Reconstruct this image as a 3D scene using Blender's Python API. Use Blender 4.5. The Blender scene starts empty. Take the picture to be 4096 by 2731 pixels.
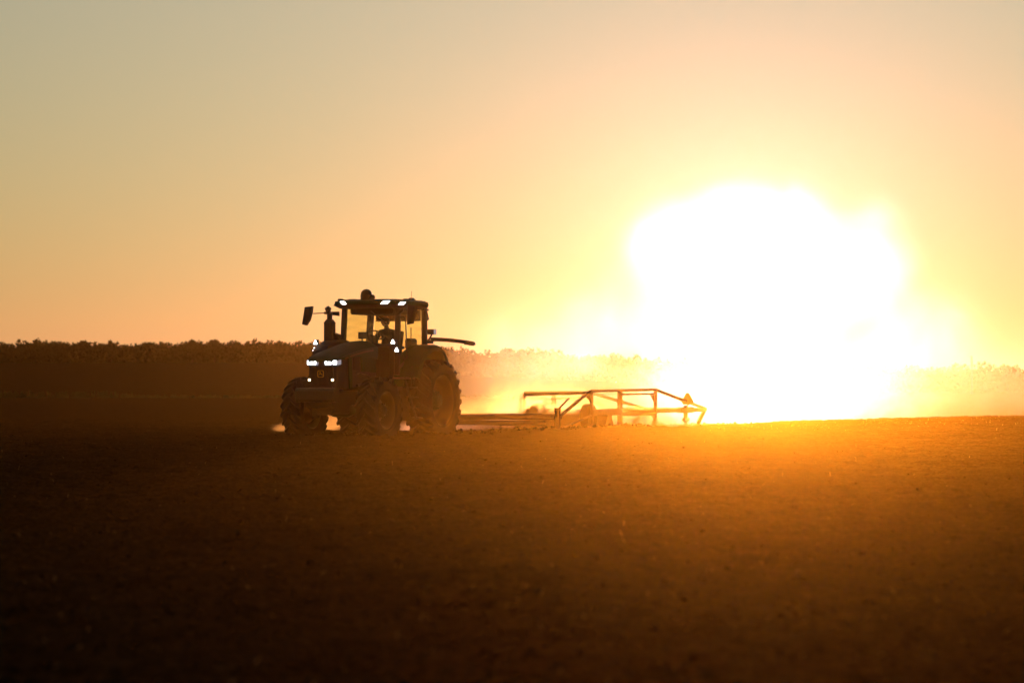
import bpy, bmesh, math, random
import numpy as np
from mathutils import Vector, Matrix

SC = bpy.context.scene
COL = SC.collection
R = math.radians

# ------------------------------------------------------------------ camera
EYE = 1.35                                   # crouching photographer
PITCH = 0.974                                # degrees above level
cam_data = bpy.data.cameras.new('camera')
cam_data.lens = 85; cam_data.sensor_width = 36; cam_data.sensor_fit = 'HORIZONTAL'
cam_data.clip_start = 0.5; cam_data.clip_end = 4000
cam_data.dof.use_dof = True; cam_data.dof.focus_distance = 61.5; cam_data.dof.aperture_fstop = 1.7
cam = bpy.data.objects.new('camera', cam_data); COL.objects.link(cam)
cam.location = (0, 0, EYE); cam.rotation_euler = (R(90 + PITCH), 0, 0)
SC.camera = cam

# ------------------------------------------------------------------ sun and sky
SUN_AZ = 5.5                                 # degrees right of straight ahead
SUN_EL = 2.1
sd = Vector((math.sin(R(SUN_AZ)) * math.cos(R(SUN_EL)), math.cos(R(SUN_AZ)) * math.cos(R(SUN_EL)), math.sin(R(SUN_EL))))
sun_data = bpy.data.lights.new('sun', 'SUN')
sun_data.energy = 5.0; sun_data.angle = R(0.53); sun_data.color = (1.0, 0.60, 0.50)
sun = bpy.data.objects.new('sun', sun_data); COL.objects.link(sun)
sun.rotation_euler = (-sd).to_track_quat('-Z', 'Y').to_euler()
sun.location = sd * 300

world = bpy.data.worlds.new('World'); SC.world = world; world.use_nodes = True
wn = world.node_tree.nodes; wl = world.node_tree.links
for n in list(wn): wn.remove(n)
w_out = wn.new('ShaderNodeOutputWorld'); w_bg = wn.new('ShaderNodeBackground')
w_sky = wn.new('ShaderNodeTexSky'); w_sky.sky_type = 'NISHITA'; w_sky.sun_disc = False
w_sky.sun_elevation = R(SUN_EL); w_sky.sun_rotation = R(SUN_AZ)
w_sky.altitude = 0; w_sky.air_density = 1.5; w_sky.dust_density = 0.2; w_sky.ozone_density = 3.0

SKY_STRENGTH = 0.112
w_bg.inputs['Strength'].default_value = SKY_STRENGTH
# hazy-air aureole: forward scattering round the sun, a function of the angle from the sun only
w_geo = wn.new('ShaderNodeTexCoord')
w_dot = wn.new('ShaderNodeVectorMath'); w_dot.operation = 'DOT_PRODUCT'; w_dot.inputs[1].default_value = sd
wl.new(w_geo.outputs['Generated'], w_dot.inputs[0])
def w_math(op, a, b=None):
    n = wn.new('ShaderNodeMath'); n.operation = op
    for i, v in enumerate((a, b)):
        if v is None: continue
        if isinstance(v, (int, float)): n.inputs[i].default_value = v
        else: wl.new(v, n.inputs[i])
    return n.outputs[0]
w_ang = w_math('ARCCOSINE', w_math('MINIMUM', w_dot.outputs['Value'], 0.9999999))
w_last = w_sky.outputs[0]
AUREOLE = [((1.0, 0.82, 0.48), 0.58, 25.0), ((0.50, 0.30, 1.0), 0.30, 4.2), ((1.0, 0.85, 0.90), 0.9, 1.5)]
for colr, amp, wid in AUREOLE:
    e = w_math('EXPONENT', w_math('MULTIPLY', w_math('DIVIDE', w_ang, R(wid)), -1.0))
    m = wn.new('ShaderNodeMix'); m.data_type = 'RGBA'; m.blend_type = 'ADD'; m.clamp_factor = False
    wl.new(w_math('MULTIPLY', e, amp / SKY_STRENGTH), m.inputs[0])
    wl.new(w_last, m.inputs[6]); m.inputs[7].default_value = (*colr, 1)
    w_last = m.outputs[2]
wl.new(w_last, w_bg.inputs[0]); wl.new(w_bg.outputs[0], w_out.inputs[0])

vs = SC.view_settings
vs.view_transform = 'Standard'; vs.look = 'None'; vs.gamma = 1.0; vs.use_curve_mapping = False
vs.exposure = 0.0
SC.cycles.use_denoising = True
SC.cycles.max_bounces = 6; SC.cycles.transparent_max_bounces = 12; SC.cycles.volume_bounces = 0

# ------------------------------------------------------------------ helpers
def tag(o, label=None, cat=None, group=None, kind=None):
    if label: o['label'] = label
    if cat: o['category'] = cat
    if group: o['group'] = group
    if kind: o['kind'] = kind
    return o

def mesh_np(name, co, faces, mat, parent=None, smooth=False):
    """faces: (n, k) integer array, all faces with k corners"""
    faces = np.asarray(faces, np.int32); co = np.asarray(co, np.float32)
    me = bpy.data.meshes.new(name)
    me.vertices.add(len(co)); me.vertices.foreach_set('co', co.ravel())
    n, kk = faces.shape
    me.loops.add(n * kk); me.loops.foreach_set('vertex_index', faces.ravel())
    me.polygons.add(n); me.polygons.foreach_set('loop_start', np.arange(0, n * kk, kk, dtype=np.int32))
    if smooth: me.polygons.foreach_set('use_smooth', np.ones(n, bool))
    me.update(calc_edges=True); me.validate()
    if mat: me.materials.append(mat)
    o = bpy.data.objects.new(name, me); COL.objects.link(o)
    if parent: o.parent = parent
    return o

def hash2(ix, iy, seed):
    v = (ix.astype(np.int64) * 374761393 + iy.astype(np.int64) * 668265263 + seed * 974634777) & 0xFFFFFFFF
    v = ((v ^ (v >> 13)) * 1274126177) & 0xFFFFFFFF
    v = v ^ (v >> 16)
    return (v & 0xFFFFFF) / float(0xFFFFFF)

def vnoise(x, y, seed=0):
    ix = np.floor(x); iy = np.floor(y); fx = x - ix; fy = y - iy
    fx = fx * fx * (3 - 2 * fx); fy = fy * fy * (3 - 2 * fy)
    a = hash2(ix, iy, seed); b = hash2(ix + 1, iy, seed); c = hash2(ix, iy + 1, seed); d = hash2(ix + 1, iy + 1, seed)
    return (a * (1 - fx) + b * fx) * (1 - fy) + (c * (1 - fx) + d * fx) * fy - 0.5

def sstep(a, b, x):
    t = np.clip((x - a) / (b - a), 0, 1); return t * t * (3 - 2 * t)

# ------------------------------------------------------------------ materials
def new_mat(name):
    m = bpy.data.materials.new(name); m.use_nodes = True
    nt = m.node_tree
    for n in list(nt.nodes): nt.nodes.remove(n)
    out = nt.nodes.new('ShaderNodeOutputMaterial')
    return m, nt, out

def paint(name, col, rough=0.5, metal=0.0, var=0.25, scale=6.0, bump=0.0, spec=0.5, dust=0.0):
    """painted or plain surface with uneven tone, optional thin dust film and fine relief"""
    m, nt, out = new_mat(name); N = nt.nodes.new; L = nt.links.new
    b = N('ShaderNodeBsdfPrincipled'); L(b.outputs[0], out.inputs[0])
    tc = N('ShaderNodeTexCoord'); nz = N('ShaderNodeTexNoise'); nz.inputs['Scale'].default_value = scale
    nz.inputs['Detail'].default_value = 5; L(tc.outputs['Object'], nz.inputs['Vector'])
    mx = N('ShaderNodeMix'); mx.data_type = 'RGBA'
    c1 = [c * (1 - var) for c in col]; c2 = [min(1, c * (1 + var) + dust * d) for c, d in zip(col, (0.22, 0.15, 0.09))]
    mx.inputs[6].default_value = (*c1, 1); mx.inputs[7].default_value = (*c2, 1)
    L(nz.outputs[0], mx.inputs[0]); L(mx.outputs[2], b.inputs['Base Color'])
    mr = N('ShaderNodeMapRange'); mr.inputs['To Min'].default_value = max(0.05, rough - 0.12); mr.inputs['To Max'].default_value = min(1, rough + 0.15)
    L(nz.outputs[0], mr.inputs[0]); L(mr.outputs[0], b.inputs['Roughness'])
    b.inputs['Metallic'].default_value = metal; b.inputs['Specular IOR Level'].default_value = spec
    if bump:
        n2 = N('ShaderNodeTexNoise'); n2.inputs['Scale'].default_value = scale * 9; L(tc.outputs['Object'], n2.inputs['Vector'])
        bp = N('ShaderNodeBump'); bp.inputs['Strength'].default_value = bump; bp.inputs['Distance'].default_value = 0.01
        L(n2.outputs[0], bp.inputs['Height']); L(bp.outputs[0], b.inputs['Normal'])
    return m

def lamp_mat(name, col, strength):
    m, nt, out = new_mat(name)
    e = nt.nodes.new('ShaderNodeEmission'); e.inputs[0].default_value = (*col, 1); e.inputs[1].default_value = strength
    nt.links.new(e.outputs[0], out.inputs[0]); return m

def leaf_mat(name, col):
    m, nt, out = new_mat(name); N = nt.nodes.new; L = nt.links.new
    d = N('ShaderNodeBsdfDiffuse'); t = N('ShaderNodeBsdfTranslucent'); mx = N('ShaderNodeMixShader'); mx.inputs[0].default_value = 0.3
    oi = N('ShaderNodeTexCoord'); nz = N('ShaderNodeTexNoise'); nz.inputs['Scale'].default_value = 0.6; L(oi.outputs['Object'], nz.inputs['Vector'])
    cm = N('ShaderNodeMix'); cm.data_type = 'RGBA'
    cm.inputs[6].default_value = (*[c * 0.6 for c in col], 1); cm.inputs[7].default_value = (*[c * 1.4 for c in col], 1)
    L(nz.outputs[0], cm.inputs[0]); L(cm.outputs[2], d.inputs[0]); L(cm.outputs[2], t.inputs[0])
    L(d.outputs[0], mx.inputs[1]); L(t.outputs[0], mx.inputs[2]); L(mx.outputs[0], out.inputs[0]); return m

def soil_material():
    m, nt, out = new_mat('soil'); N = nt.nodes.new; L = nt.links.new
    b = N('ShaderNodeBsdfPrincipled'); L(b.outputs[0], out.inputs[0])
    g = N('ShaderNodeNewGeometry')
    n1 = N('ShaderNodeTexNoise'); n1.inputs['Scale'].default_value = 1.3; n1.inputs['Detail'].default_value = 8; L(g.outputs['Position'], n1.inputs['Vector'])
    n2 = N('ShaderNodeTexNoise'); n2.inputs['Scale'].default_value = 22; n2.inputs['Detail'].default_value = 6; L(g.outputs['Position'], n2.inputs['Vector'])
    r1 = N('ShaderNodeValToRGB'); r1.color_ramp.elements[0].color = (0.006, 0.0036, 0.0018, 1); r1.color_ramp.elements[1].color = (0.040, 0.024, 0.011, 1)
    r1.color_ramp.elements[0].position = 0.38; r1.color_ramp.elements[1].position = 0.64
    mp = N('ShaderNodeMapping'); mp.inputs['Scale'].default_value = (0.7, 4.5, 2.0); L(g.outputs['Position'], mp.inputs['Vector'])   # drawn out along the tilled rows
    n4 = N('ShaderNodeTexNoise'); n4.inputs['Scale'].default_value = 2.0; n4.inputs['Detail'].default_value = 7; n4.inputs['Roughness'].default_value = 0.62; L(mp.outputs[0], n4.inputs['Vector'])
    mx = N('ShaderNodeMath'); mx.operation = 'ADD'; h1 = N('ShaderNodeMath'); h1.operation = 'MULTIPLY'; h1.inputs[1].default_value = 0.5
    h2 = N('ShaderNodeMath'); h2.operation = 'MULTIPLY'; h2.inputs[1].default_value = 0.5
    L(n4.outputs[0], h1.inputs[0]); L(n2.outputs[0], h2.inputs[0]); L(h1.outputs[0], mx.inputs[0]); L(h2.outputs[0], mx.inputs[1])
    L(mx.outputs[0], r1.inputs[0]); L(r1.outputs[0], b.inputs['Base Color'])
    b.inputs['Roughness'].default_value = 1.0; b.inputs['Specular IOR Level'].default_value = 0.0
    bp = N('ShaderNodeBump'); bp.inputs['Strength'].default_value = 0.8; bp.inputs['Distance'].default_value = 0.02
    n3 = N('ShaderNodeTexNoise'); n3.inputs['Scale'].default_value = 45; n3.inputs['Detail'].default_value = 6; L(g.outputs['Position'], n3.inputs['Vector'])
    L(n3.outputs[0], bp.inputs['Height']); L(bp.outputs[0], b.inputs['Normal'])
    return m

M = {}
M['soil'] = soil_material()
M['stubble'] = paint('stubble', (0.06, 0.042, 0.022), 0.9, var=0.4, scale=0.05, spec=0.1)
M['leaf'] = leaf_mat('leaf', (0.035, 0.045, 0.014))
M['bark'] = paint('bark', (0.05, 0.035, 0.025), 0.9, scale=3, bump=0.5, spec=0.2)
M['straw'] = leaf_mat('straw', (0.22, 0.15, 0.07))

# ------------------------------------------------------------------ the ground
def ground_base(x, y):
    z = 0.0 * x
    # right-hand swell: the field's own crest, falling away behind
    side = sstep(4.0, 17.0, x)
    z = z + side * 0.27 * sstep(40, 71, y)
    drop = sstep(-1.0, 6.0, x)
    z = z - drop * 1.9 * sstep(73, 125, y)
    # the left-hand field runs level to a shallow ditch, then a low hill
    z = z + 0.10 * sstep(60, 200, y) * (1 - drop)
    z = z - (1 - drop) * 1.6 * sstep(208, 250, y)
    hill = 5.6 * (1 - sstep(-24, -2, x)) + 3.6 * sstep(-24, -2, x) * (1 - sstep(4, 34, x)) + 1.6 * sstep(4, 34, x)
    z = z + hill * sstep(245, 335, y)
    return z

def ground_relief(x, y):
    near = 1 - sstep(85, 130, y)
    r = 0.085 * vnoise(x / 3.1, y / 1.7, 1) + 0.05 * vnoise(x / 1.3, y / 0.8, 2)
    r = r + 0.07 * vnoise(x / 2.4, y / 0.2, 12) + 0.032 * vnoise(x / 0.8, y / 0.11, 13)
    c = np.abs(vnoise(x / 0.21, y / 0.19, 3)) * 2
    r = r + 0.045 * (0.5 - c) + 0.030 * vnoise(x / 0.09, y / 0.09, 4) + 0.018 * vnoise(x / 0.045, y / 0.045, 5)
    lump = np.clip(vnoise(x / 0.33, y / 0.33, 6) - 0.2, 0, 1)
    r = r + 0.09 * lump
    return r * near

def ground_z(x, y):
    x = np.atleast_1d(np.asarray(x, float)); y = np.atleast_1d(np.asarray(y, float))
    return ground_base(x, y) + ground_relief(x, y)

def gz(x, y): return float(ground_z(x, y)[0])

rows = np.concatenate([np.linspace(-60, 7.0, 12), np.arange(8.0, 18, 0.03), np.arange(18, 40, 0.06), np.arange(40, 86, 0.11),
                       np.geomspace(86, 560, 80)])
ud = np.linspace(-1, 1, 521)
uo = np.geomspace(1.05, 30, 14)
us = np.concatenate([-uo[::-1], ud, uo])
U, Yg = np.meshgrid(us, rows)
W = 1.6 + 0.235 * np.clip(Yg, 8, 130)
Xg = np.where(np.abs(U) <= 1, U * W, np.sign(U) * (W + (np.abs(U) - 1) / 29.0 * (300 - W)))
far = sstep(130, 600, Yg)
Xg = Xg * (1 + 0 * far)
Zg = ground_base(Xg, Yg) + ground_relief(Xg, Yg)
nr, nc = Xg.shape
idx = np.arange(nr * nc).reshape(nr, nc)
fc = np.stack([idx[:-1, :-1], idx[:-1, 1:], idx[1:, 1:], idx[1:, :-1]], -1).reshape(-1, 4)
ground = mesh_np('ground', np.stack([Xg, Yg, Zg], -1).reshape(-1, 3), fc, M['soil'], smooth=True)
tag(ground, 'dark freshly tilled soil of the wide open field', kind='structure')
print('ground', nr * nc)

# ------------------------------------------------------------------ air: haze and dust
def box_mesh(name, lo, hi, mat):
    x0, y0, z0 = lo; x1, y1, z1 = hi
    co = [(x0, y0, z0), (x1, y0, z0), (x1, y1, z0), (x0, y1, z0), (x0, y0, z1), (x1, y0, z1), (x1, y1, z1), (x0, y1, z1)]
    f = [(0, 3, 2, 1), (4, 5, 6, 7), (0, 1, 5, 4), (1, 2, 6, 5), (2, 3, 7, 6), (3, 0, 4, 7)]
    return mesh_np(name, co, f, mat)

hm, hnt, hout = new_mat('haze_air')
hv = hnt.nodes.new('ShaderNodeVolumePrincipled')
hv.inputs['Color'].default_value = (1.0, 0.48, 0.075, 1); hv.inputs['Density'].default_value = 0.62e-4; hv.inputs['Anisotropy'].default_value = 0.92
hnt.links.new(hv.outputs[0], hout.inputs['Volume'])
haze = box_mesh('haze', (-310, -70, -4), (310, 570, 16), hm)
tag(haze, 'thin golden dusty haze filling the air over the whole field', kind='stuff')

def dust_material(name, blobs, gain, g=0.8, nscale=0.35, color=(0.9, 0.78, 0.6), lo=0.35, hi=0.75, amp=1.2, seed=0.0, zfade=None, stretch=(1, 1, 1)):
    """blobs: (cx, cy, cz, rx, ry, rz, weight) soft ellipsoids, broken up by turbulent noise"""
    m, nt, out = new_mat(name); L = nt.links.new
    def N(t): return nt.nodes.new(t)
    def mth(op, *a, clamp=False):
        n = N('ShaderNodeMath'); n.operation = op; n.use_clamp = clamp
        for i, v in enumerate(a):
            if isinstance(v, (int, float)): n.inputs[i].default_value = v
            else: L(v, n.inputs[i])
        return n.outputs[0]
    geo = N('ShaderNodeNewGeometry'); P = geo.outputs['Position']
    tot = None
    for cx, cy, cz, rx, ry, rz, wt in blobs:
        mp = N('ShaderNodeMapping'); mp.vector_type = 'POINT'
        mp.inputs['Scale'].default_value = (1 / rx, 1 / ry, 1 / rz); mp.inputs['Location'].default_value = (-cx / rx, -cy / ry, -cz / rz)
        L(P, mp.inputs['Vector'])
        ln = N('ShaderNodeVectorMath'); ln.operation = 'LENGTH'; L(mp.outputs[0], ln.inputs[0])
        v = mth('MULTIPLY', mth('SUBTRACT', 1.35, ln.outputs['Value'], clamp=True), wt)
        tot = v if tot is None else mth('MAXIMUM', tot, v)
    mp = N('ShaderNodeMapping'); mp.inputs['Scale'].default_value = stretch; mp.inputs['Location'].default_value = (seed, seed * 0.7, 0); L(P, mp.inputs['Vector'])
    nz = N('ShaderNodeTexNoise'); nz.inputs['Scale'].default_value = nscale; nz.inputs['Detail'].default_value = 6; nz.inputs['Roughness'].default_value = 0.58
    nz.inputs['Distortion'].default_value = 1.0
    L(mp.outputs[0], nz.inputs['Vector'])
    val = mth('ADD', tot, mth('MULTIPLY', mth('SUBTRACT', nz.outputs[0], 0.5), mth('MULTIPLY', mth('MINIMUM', mth('MULTIPLY', tot, 3.0), 1.0), amp)))
    mr = N('ShaderNodeMapRange'); mr.interpolation_type = 'SMOOTHSTEP'
    mr.inputs['From Min'].default_value = lo; mr.inputs['From Max'].default_value = hi; mr.inputs['To Min'].default_value = 0; mr.inputs['To Max'].default_value = gain
    L(val, mr.inputs[0])
    d = mr.outputs[0]
    vol = N('ShaderNodeVolumePrincipled'); vol.inputs['Color'].default_value = (*color, 1); vol.inputs['Anisotropy'].default_value = g
    L(d, vol.inputs['Density']); L(vol.outputs[0], out.inputs['Volume'])
    return m

plume = [(8.6, 88, 4.6, 4.4, 4, 3.0, 1.0), (5.7, 86, 6.4, 1.8, 3, 1.5, 0.98), (9.0, 88, 6.9, 3.0, 4, 1.8, 1.0), (13.2, 90, 5.4, 1.9, 4, 2.8, 0.72),
         (3.6, 84, 3.2, 3.0, 3, 1.9, 0.50), (0.8, 82.5, 2.4, 3.2, 3, 2.0, 0.35), (14.8, 90, 3.2, 3.2, 4, 2.2, 0.48), (9.4, 87, 0.9, 5.6, 5, 2.2, 0.85)]
dm = dust_material('dust_plume', plume, 0.115, g=0.8, nscale=0.6, amp=1.7, lo=0.12, hi=1.85, color=(1.0, 0.93, 1.0))
dm.cycles.volume_step_rate = 0.5
dust = box_mesh('dust_cloud', (-6, 77, -2.4), (24, 100, 10), dm)
tag(dust, 'tall sunlit dust cloud billowing up behind the implement', kind='stuff')

def layer_material(name, dens, h, g, color):
    """dust layer added to mimic lens glare: thins with height and leftward"""
    m, nt, out = new_mat(name); L = nt.links.new; N = nt.nodes.new
    geo = N('ShaderNodeNewGeometry'); sp = N('ShaderNodeSeparateXYZ'); L(geo.outputs['Position'], sp.inputs[0])
    a = N('ShaderNodeMath'); a.operation = 'MULTIPLY'; a.inputs[1].default_value = -1 / h; L(sp.outputs['Z'], a.inputs[0])
    e = N('ShaderNodeMath'); e.operation = 'EXPONENT'; L(a.outputs[0], e.inputs[0])
    mr = N('ShaderNodeMapRange'); mr.interpolation_type = 'SMOOTHSTEP'; mr.inputs['From Min'].default_value = -9; mr.inputs['From Max'].default_value = 11
    mr.inputs['To Min'].default_value = 0.22 * dens; mr.inputs['To Max'].default_value = dens; L(sp.outputs['X'], mr.inputs[0])
    k = N('ShaderNodeMath'); k.operation = 'MULTIPLY'; L(mr.outputs[0], k.inputs[1]); L(e.outputs[0], k.inputs[0])
    vol = N('ShaderNodeVolumePrincipled'); vol.inputs['Color'].default_value = (*color, 1); vol.inputs['Anisotropy'].default_value = g
    L(k.outputs[0], vol.inputs['Density']); L(vol.outputs[0], out.inputs['Volume']); return m
lm = layer_material('glare_dust', 0.00175, 0.6, 0.945, (1.0, 0.42, 0.02))
low = box_mesh('glare_layer', (-70, 4, -2.6), (70, 84, 2.6), lm)  # added volume: its scattered sunlight takes the place of veiling lens glare
tag(low, 'added low orange dust layer standing in for lens glare over the tilled soil', kind='stuff')

veil = [(11, 112, 1.0, 13, 9, 3.4, 0.75), (20, 116, 1.5, 14, 9, 3.0, 0.8), (1.0, 107, 1.4, 4.6, 6, 3.6, 0.85)]
vm = dust_material('dust_veil', veil, 0.0095, g=0.85, nscale=0.16, amp=1.0, lo=0.15, hi=1.2, color=(1.0, 0.80, 0.38), seed=4.0, stretch=(1, 1, 1.6))
vo = box_mesh('dust_veil', (-9, 101, -3.2), (46, 132, 7.5), vm)
tag(vo, 'thin drifting veil of golden dust in front of the far treeline', kind='stuff')
trail = [(-5.2, 68.2, 0.15, 1.0, 1.6, 0.55, 0.44), (-6.3, 66.0, 0.05, 0.42, 0.9, 0.24, 0.52), (-2.6, 66.6, 0.1, 0.9, 1.2, 0.4, 0.44), (-1.0, 70.0, 0.3, 2.4, 2.2, 0.9, 0.42), (1.6, 73.2, 0.35, 2.2, 1.4, 0.9, 0.75), (4.5, 76.0, 0.2, 3.0, 1.0, 0.6, 0.75),
         (0.7, 69.9, 0.4, 2.4, 0.9, 0.95, 1.0), (1.3, 70.7, 0.45, 0.9, 0.8, 0.75, 0.95), (2.4, 72.4, 0.3, 0.9, 0.8, 0.6, 0.85)]
tm = dust_material('wheel_dust', trail, 0.6, g=0.8, nscale=1.1, amp=1.4, lo=0.22, hi=1.6, color=(1.0, 0.58, 0.15), seed=9.0)
tm.cycles.volume_step_rate = 0.4
to = box_mesh('wheel_dust', (-8.5, 64.2, -0.9), (9, 76.8, 1.7), tm)
tag(to, 'low orange dust churned up behind the wheels and around the implement', kind='stuff')

bank = [(-1.5, 67.9, 0.0, 1.9, 1.0, 0.42, 1.0), (0.1, 69.6, 0.1, 1.3, 1.0, 0.55, 1.0), (1.5, 71.6, 0.15, 1.5, 0.9, 0.62, 1.0), (3.6, 74.0, 0.1, 2.2, 0.9, 0.35, 0.9)]
bm_ = dust_material('dust_bank', bank, 3.2, g=0.55, nscale=1.1, amp=0.8, lo=0.30, hi=1.25, color=(0.62, 0.40, 0.25), seed=2.0)
bm_.cycles.volume_step_rate = 0.25
bo = box_mesh('dust_bank', (-5, 66.3, -0.7), (7.5, 75.5, 1.3), bm_)
tag(bo, 'dense brown bank of dust boiling between the drawbar and the frame of the implement', kind='stuff')

# ------------------------------------------------------------------ far trees, pole, weeds
def tree_arrays(rng, h, rx, n_clump, leaf, crown_lo=0.25, top_round=0.5):
    """leaf quads in clumps through an uneven crown, returned as arrays"""
    co = []; fc = []
    for c in range(n_clump):
        t = rng.random()
        zc = h * (crown_lo + (1 - crown_lo) * t ** 0.8)
        env = math.sqrt(max(0.02, 1 - ((t - 0.35) / 0.68) ** 2)) * rx * (1 - 0.62 * t ** 2.5)
        a = rng.uniform(0, 6.283); rr = env * math.sqrt(rng.random())
        cx, cy = rr * math.cos(a), rr * math.sin(a); cr = rng.uniform(0.08, 0.2) * rx
        for q in range(9):
            p = np.array([cx + max(-2, min(2, rng.gauss(0, 1))) * cr, cy + max(-2, min(2, rng.gauss(0, 1))) * cr, min(h * rng.uniform(0.88, 1.0), zc + max(-1.6, min(1.3, rng.gauss(0, 1))) * cr)])
            u = np.array([rng.gauss(0, 1), rng.gauss(0, 1), rng.gauss(0, 1)]); u /= np.linalg.norm(u) + 1e-6
            v = np.array([rng.gauss(0, 1), rng.gauss(0, 1), rng.gauss(0, 1) + 0.6]); v -= u * (u @ v); v /= np.linalg.norm(v) + 1e-6
            s = leaf * rng.uniform(0.6, 1.3); b = len(co)
            co += [p - u * s * 0.5 - v * s * 0.5, p + u * s * 0.5 - v * s * 0.4, p + u * s * 0.15 + v * s * 0.9, p - u * s * 0.4 + v * s * 0.6]
            fc.append((b, b + 1, b + 2, b + 3))
    return np.array(co), np.array(fc)

def tube_arrays(path, radii, n=6):
    co = []; fc = []
    path = [np.array(p, float) for p in path]
    for i, (p, r) in enumerate(zip(path, radii)):
        d = path[min(i + 1, len(path) - 1)] - path[max(i - 1, 0)]; d /= np.linalg.norm(d) + 1e-9
        ref = np.array([0, 0, 1.0]) if abs(d[2]) < 0.9 else np.array([1.0, 0, 0])
        u = np.cross(d, ref); u /= np.linalg.norm(u); v = np.cross(d, u)
        for k in range(n):
            a = 2 * math.pi * k / n; co.append(p + r * (math.cos(a) * u + math.sin(a) * v))
        if i:
            for k in range(n):
                fc.append(((i - 1) * n + k, (i - 1) * n + (k + 1) % n, i * n + (k + 1) % n, i * n + k))
    return np.array(co), np.array(fc)

def single_tree(seed, x, y, h, rx, label, crown_lo=0.25, n=120):
    rng = random.Random(seed)
    root = bpy.data.objects.new('tree', None); COL.objects.link(root); z0 = gz(x, y) - 0.1
    root.location = (x, y, z0); tag(root, label, 'tree', 'taller trees along the far treeline')
    c, f = tree_arrays(rng, h, rx * 0.85, n, 0.23, crown_lo); mesh_np('crown', c, f, M['leaf'], root)
    parts = [tube_arrays([(0, 0, 0), (0.05, 0, h * 0.4), (0.02, 0.05, h * 0.85)], [0.13, 0.09, 0.03])]
    for k in range(5):
        a = rng.uniform(0, 6.28); zb = h * rng.uniform(0.3, 0.6)
        parts.append(tube_arrays([(0.03, 0, zb), (rx * 0.35 * math.cos(a), rx * 0.35 * math.sin(a), zb + h * 0.12), (rx * 0.75 * math.cos(a), rx * 0.75 * math.sin(a), zb + h * 0.3)], [0.05, 0.035, 0.012], 4))
    co = []; fc = []; b = 0
    for c, f in parts: co.append(c); fc.append(f + b); b += len(c)
    mesh_np('trunk', np.concatenate(co), np.concatenate(fc), M['bark'], root)
    return root

TREE_Y = 340.0
def px_x(px, y): return (px - 2048) / 9671.0 * y
def py_z(py, y): return EYE + (1530 - py) / 9671.0 * y

def tree_mass(name, x0, x1, top_fn, seed, label):
    """one continuous wood: leaf clumps under an uneven top line of many small crowns"""
    rs = np.random.RandomState(seed); n = int((x1 - x0) * 210); xs = rs.uniform(x0, x1, n); ys = TREE_Y + rs.uniform(-5, 9, n)
    q = xs + 3.1 * np.floor((ys - TREE_Y + 5) / 3.5)                                # ranks of trees behind one another
    top = np.array([top_fn(v) for v in xs]) + 1.1 * vnoise(q / 3.3, ys * 0, seed) + 0.9 * vnoise(q / 1.2, ys * 0 + 9, seed + 1) + 0.55 * vnoise(q / 0.42, ys * 0 + 5, seed + 2)
    g = ground_base(xs, ys); zc = g + (np.maximum(top - g, 0.8)) * (1 - 0.97 * rs.rand(n) ** 0.95) - 0.15
    k = 5; p = np.stack([xs, ys, zc], -1)[:, None] + np.clip(rs.randn(n, k, 3), -1.8, 1.4) * np.array([0.13, 0.2, 0.16])
    p = p.reshape(-1, 3); m = len(p)
    u = rs.randn(m, 3); u /= np.linalg.norm(u, axis=1)[:, None]; v = rs.randn(m, 3) + np.array([0, 0, 0.7]); v -= u * (u * v).sum(1)[:, None]; v /= np.linalg.norm(v, axis=1)[:, None]
    s = (0.25 * rs.uniform(0.6, 1.4, m))[:, None]
    co = np.stack([p - u * s * .5 - v * s * .5, p + u * s * .5 - v * s * .4, p + u * s * .15 + v * s * .9, p - u * s * .4 + v * s * .6], 1).reshape(-1, 3)
    o = mesh_np(name, co, np.arange(m * 4).reshape(m, 4), M['leaf']); tag(o, label, kind='stuff'); return o

def top_left(x): return py_z(1379, TREE_Y) + 0.12 * math.sin(x * 0.35)
def top_mid(x):
    px = 2048 + x / TREE_Y * 9671
    return py_z(np.interp(px, [1200, 1500, 1850, 2050, 2200, 2500, 3000, 3500, 3900, 4100, 5500], [1380, 1400, 1412, 1416, 1420, 1440, 1462, 1478, 1478, 1474, 1465]), TREE_Y) + 0.3 * math.sin(x * 0.5)
tree_mass('treeline', -120, px_x(1280, TREE_Y), top_left, 11, 'dark ragged treeline along the low hill on the left')
tree_mass('treeline', px_x(1280, TREE_Y), 110, top_mid, 12, 'pale treeline fading into the golden dust behind the implement')
for s, px, py, h, rx, lab, clo in [
        (1, 335, 1356, 4.6, 1.7, 'broad round tree standing above the dark treeline, far left of the tractor', 0.15),
        (2, 442, 1354, 4.8, 0.8, 'narrow upright tree, second bump along the dark treeline', 0.15),
        (3, 600, 1360, 4.4, 2.0, 'wide low crown in the dark treeline between two taller bumps', 0.1),
        (4, 768, 1350, 4.9, 1.0, 'tallest pointed tree of the dark treeline nearer the tractor', 0.15),
        (5, 858, 1352, 4.7, 1.6, 'bushy twin-topped tree at the end of the dark treeline', 0.12),
        (6, 2030, 1385, 5.4, 2.3, 'large round hazy tree just right of the tractor, above the implement drawbar', 0.1),
        (7, 1905, 1408, 4.4, 1.6, 'smaller hazy tree close behind the rear tyre', 0.1),
        (8, 2135, 1404, 4.6, 1.9, 'hazy tree right of the large round one', 0.1),
        (9, 4030, 1462, 3.0, 1.4, 'orange dusty tree clump by the thin pole at the right edge', 0.05)]:
    x = px_x(px, TREE_Y - 6); z = py_z(py, TREE_Y - 6)
    t = single_tree(100 + s, x, TREE_Y - 6, h, rx, lab, clo, 190)
    t.location.z = z - h - 0.30

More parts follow.
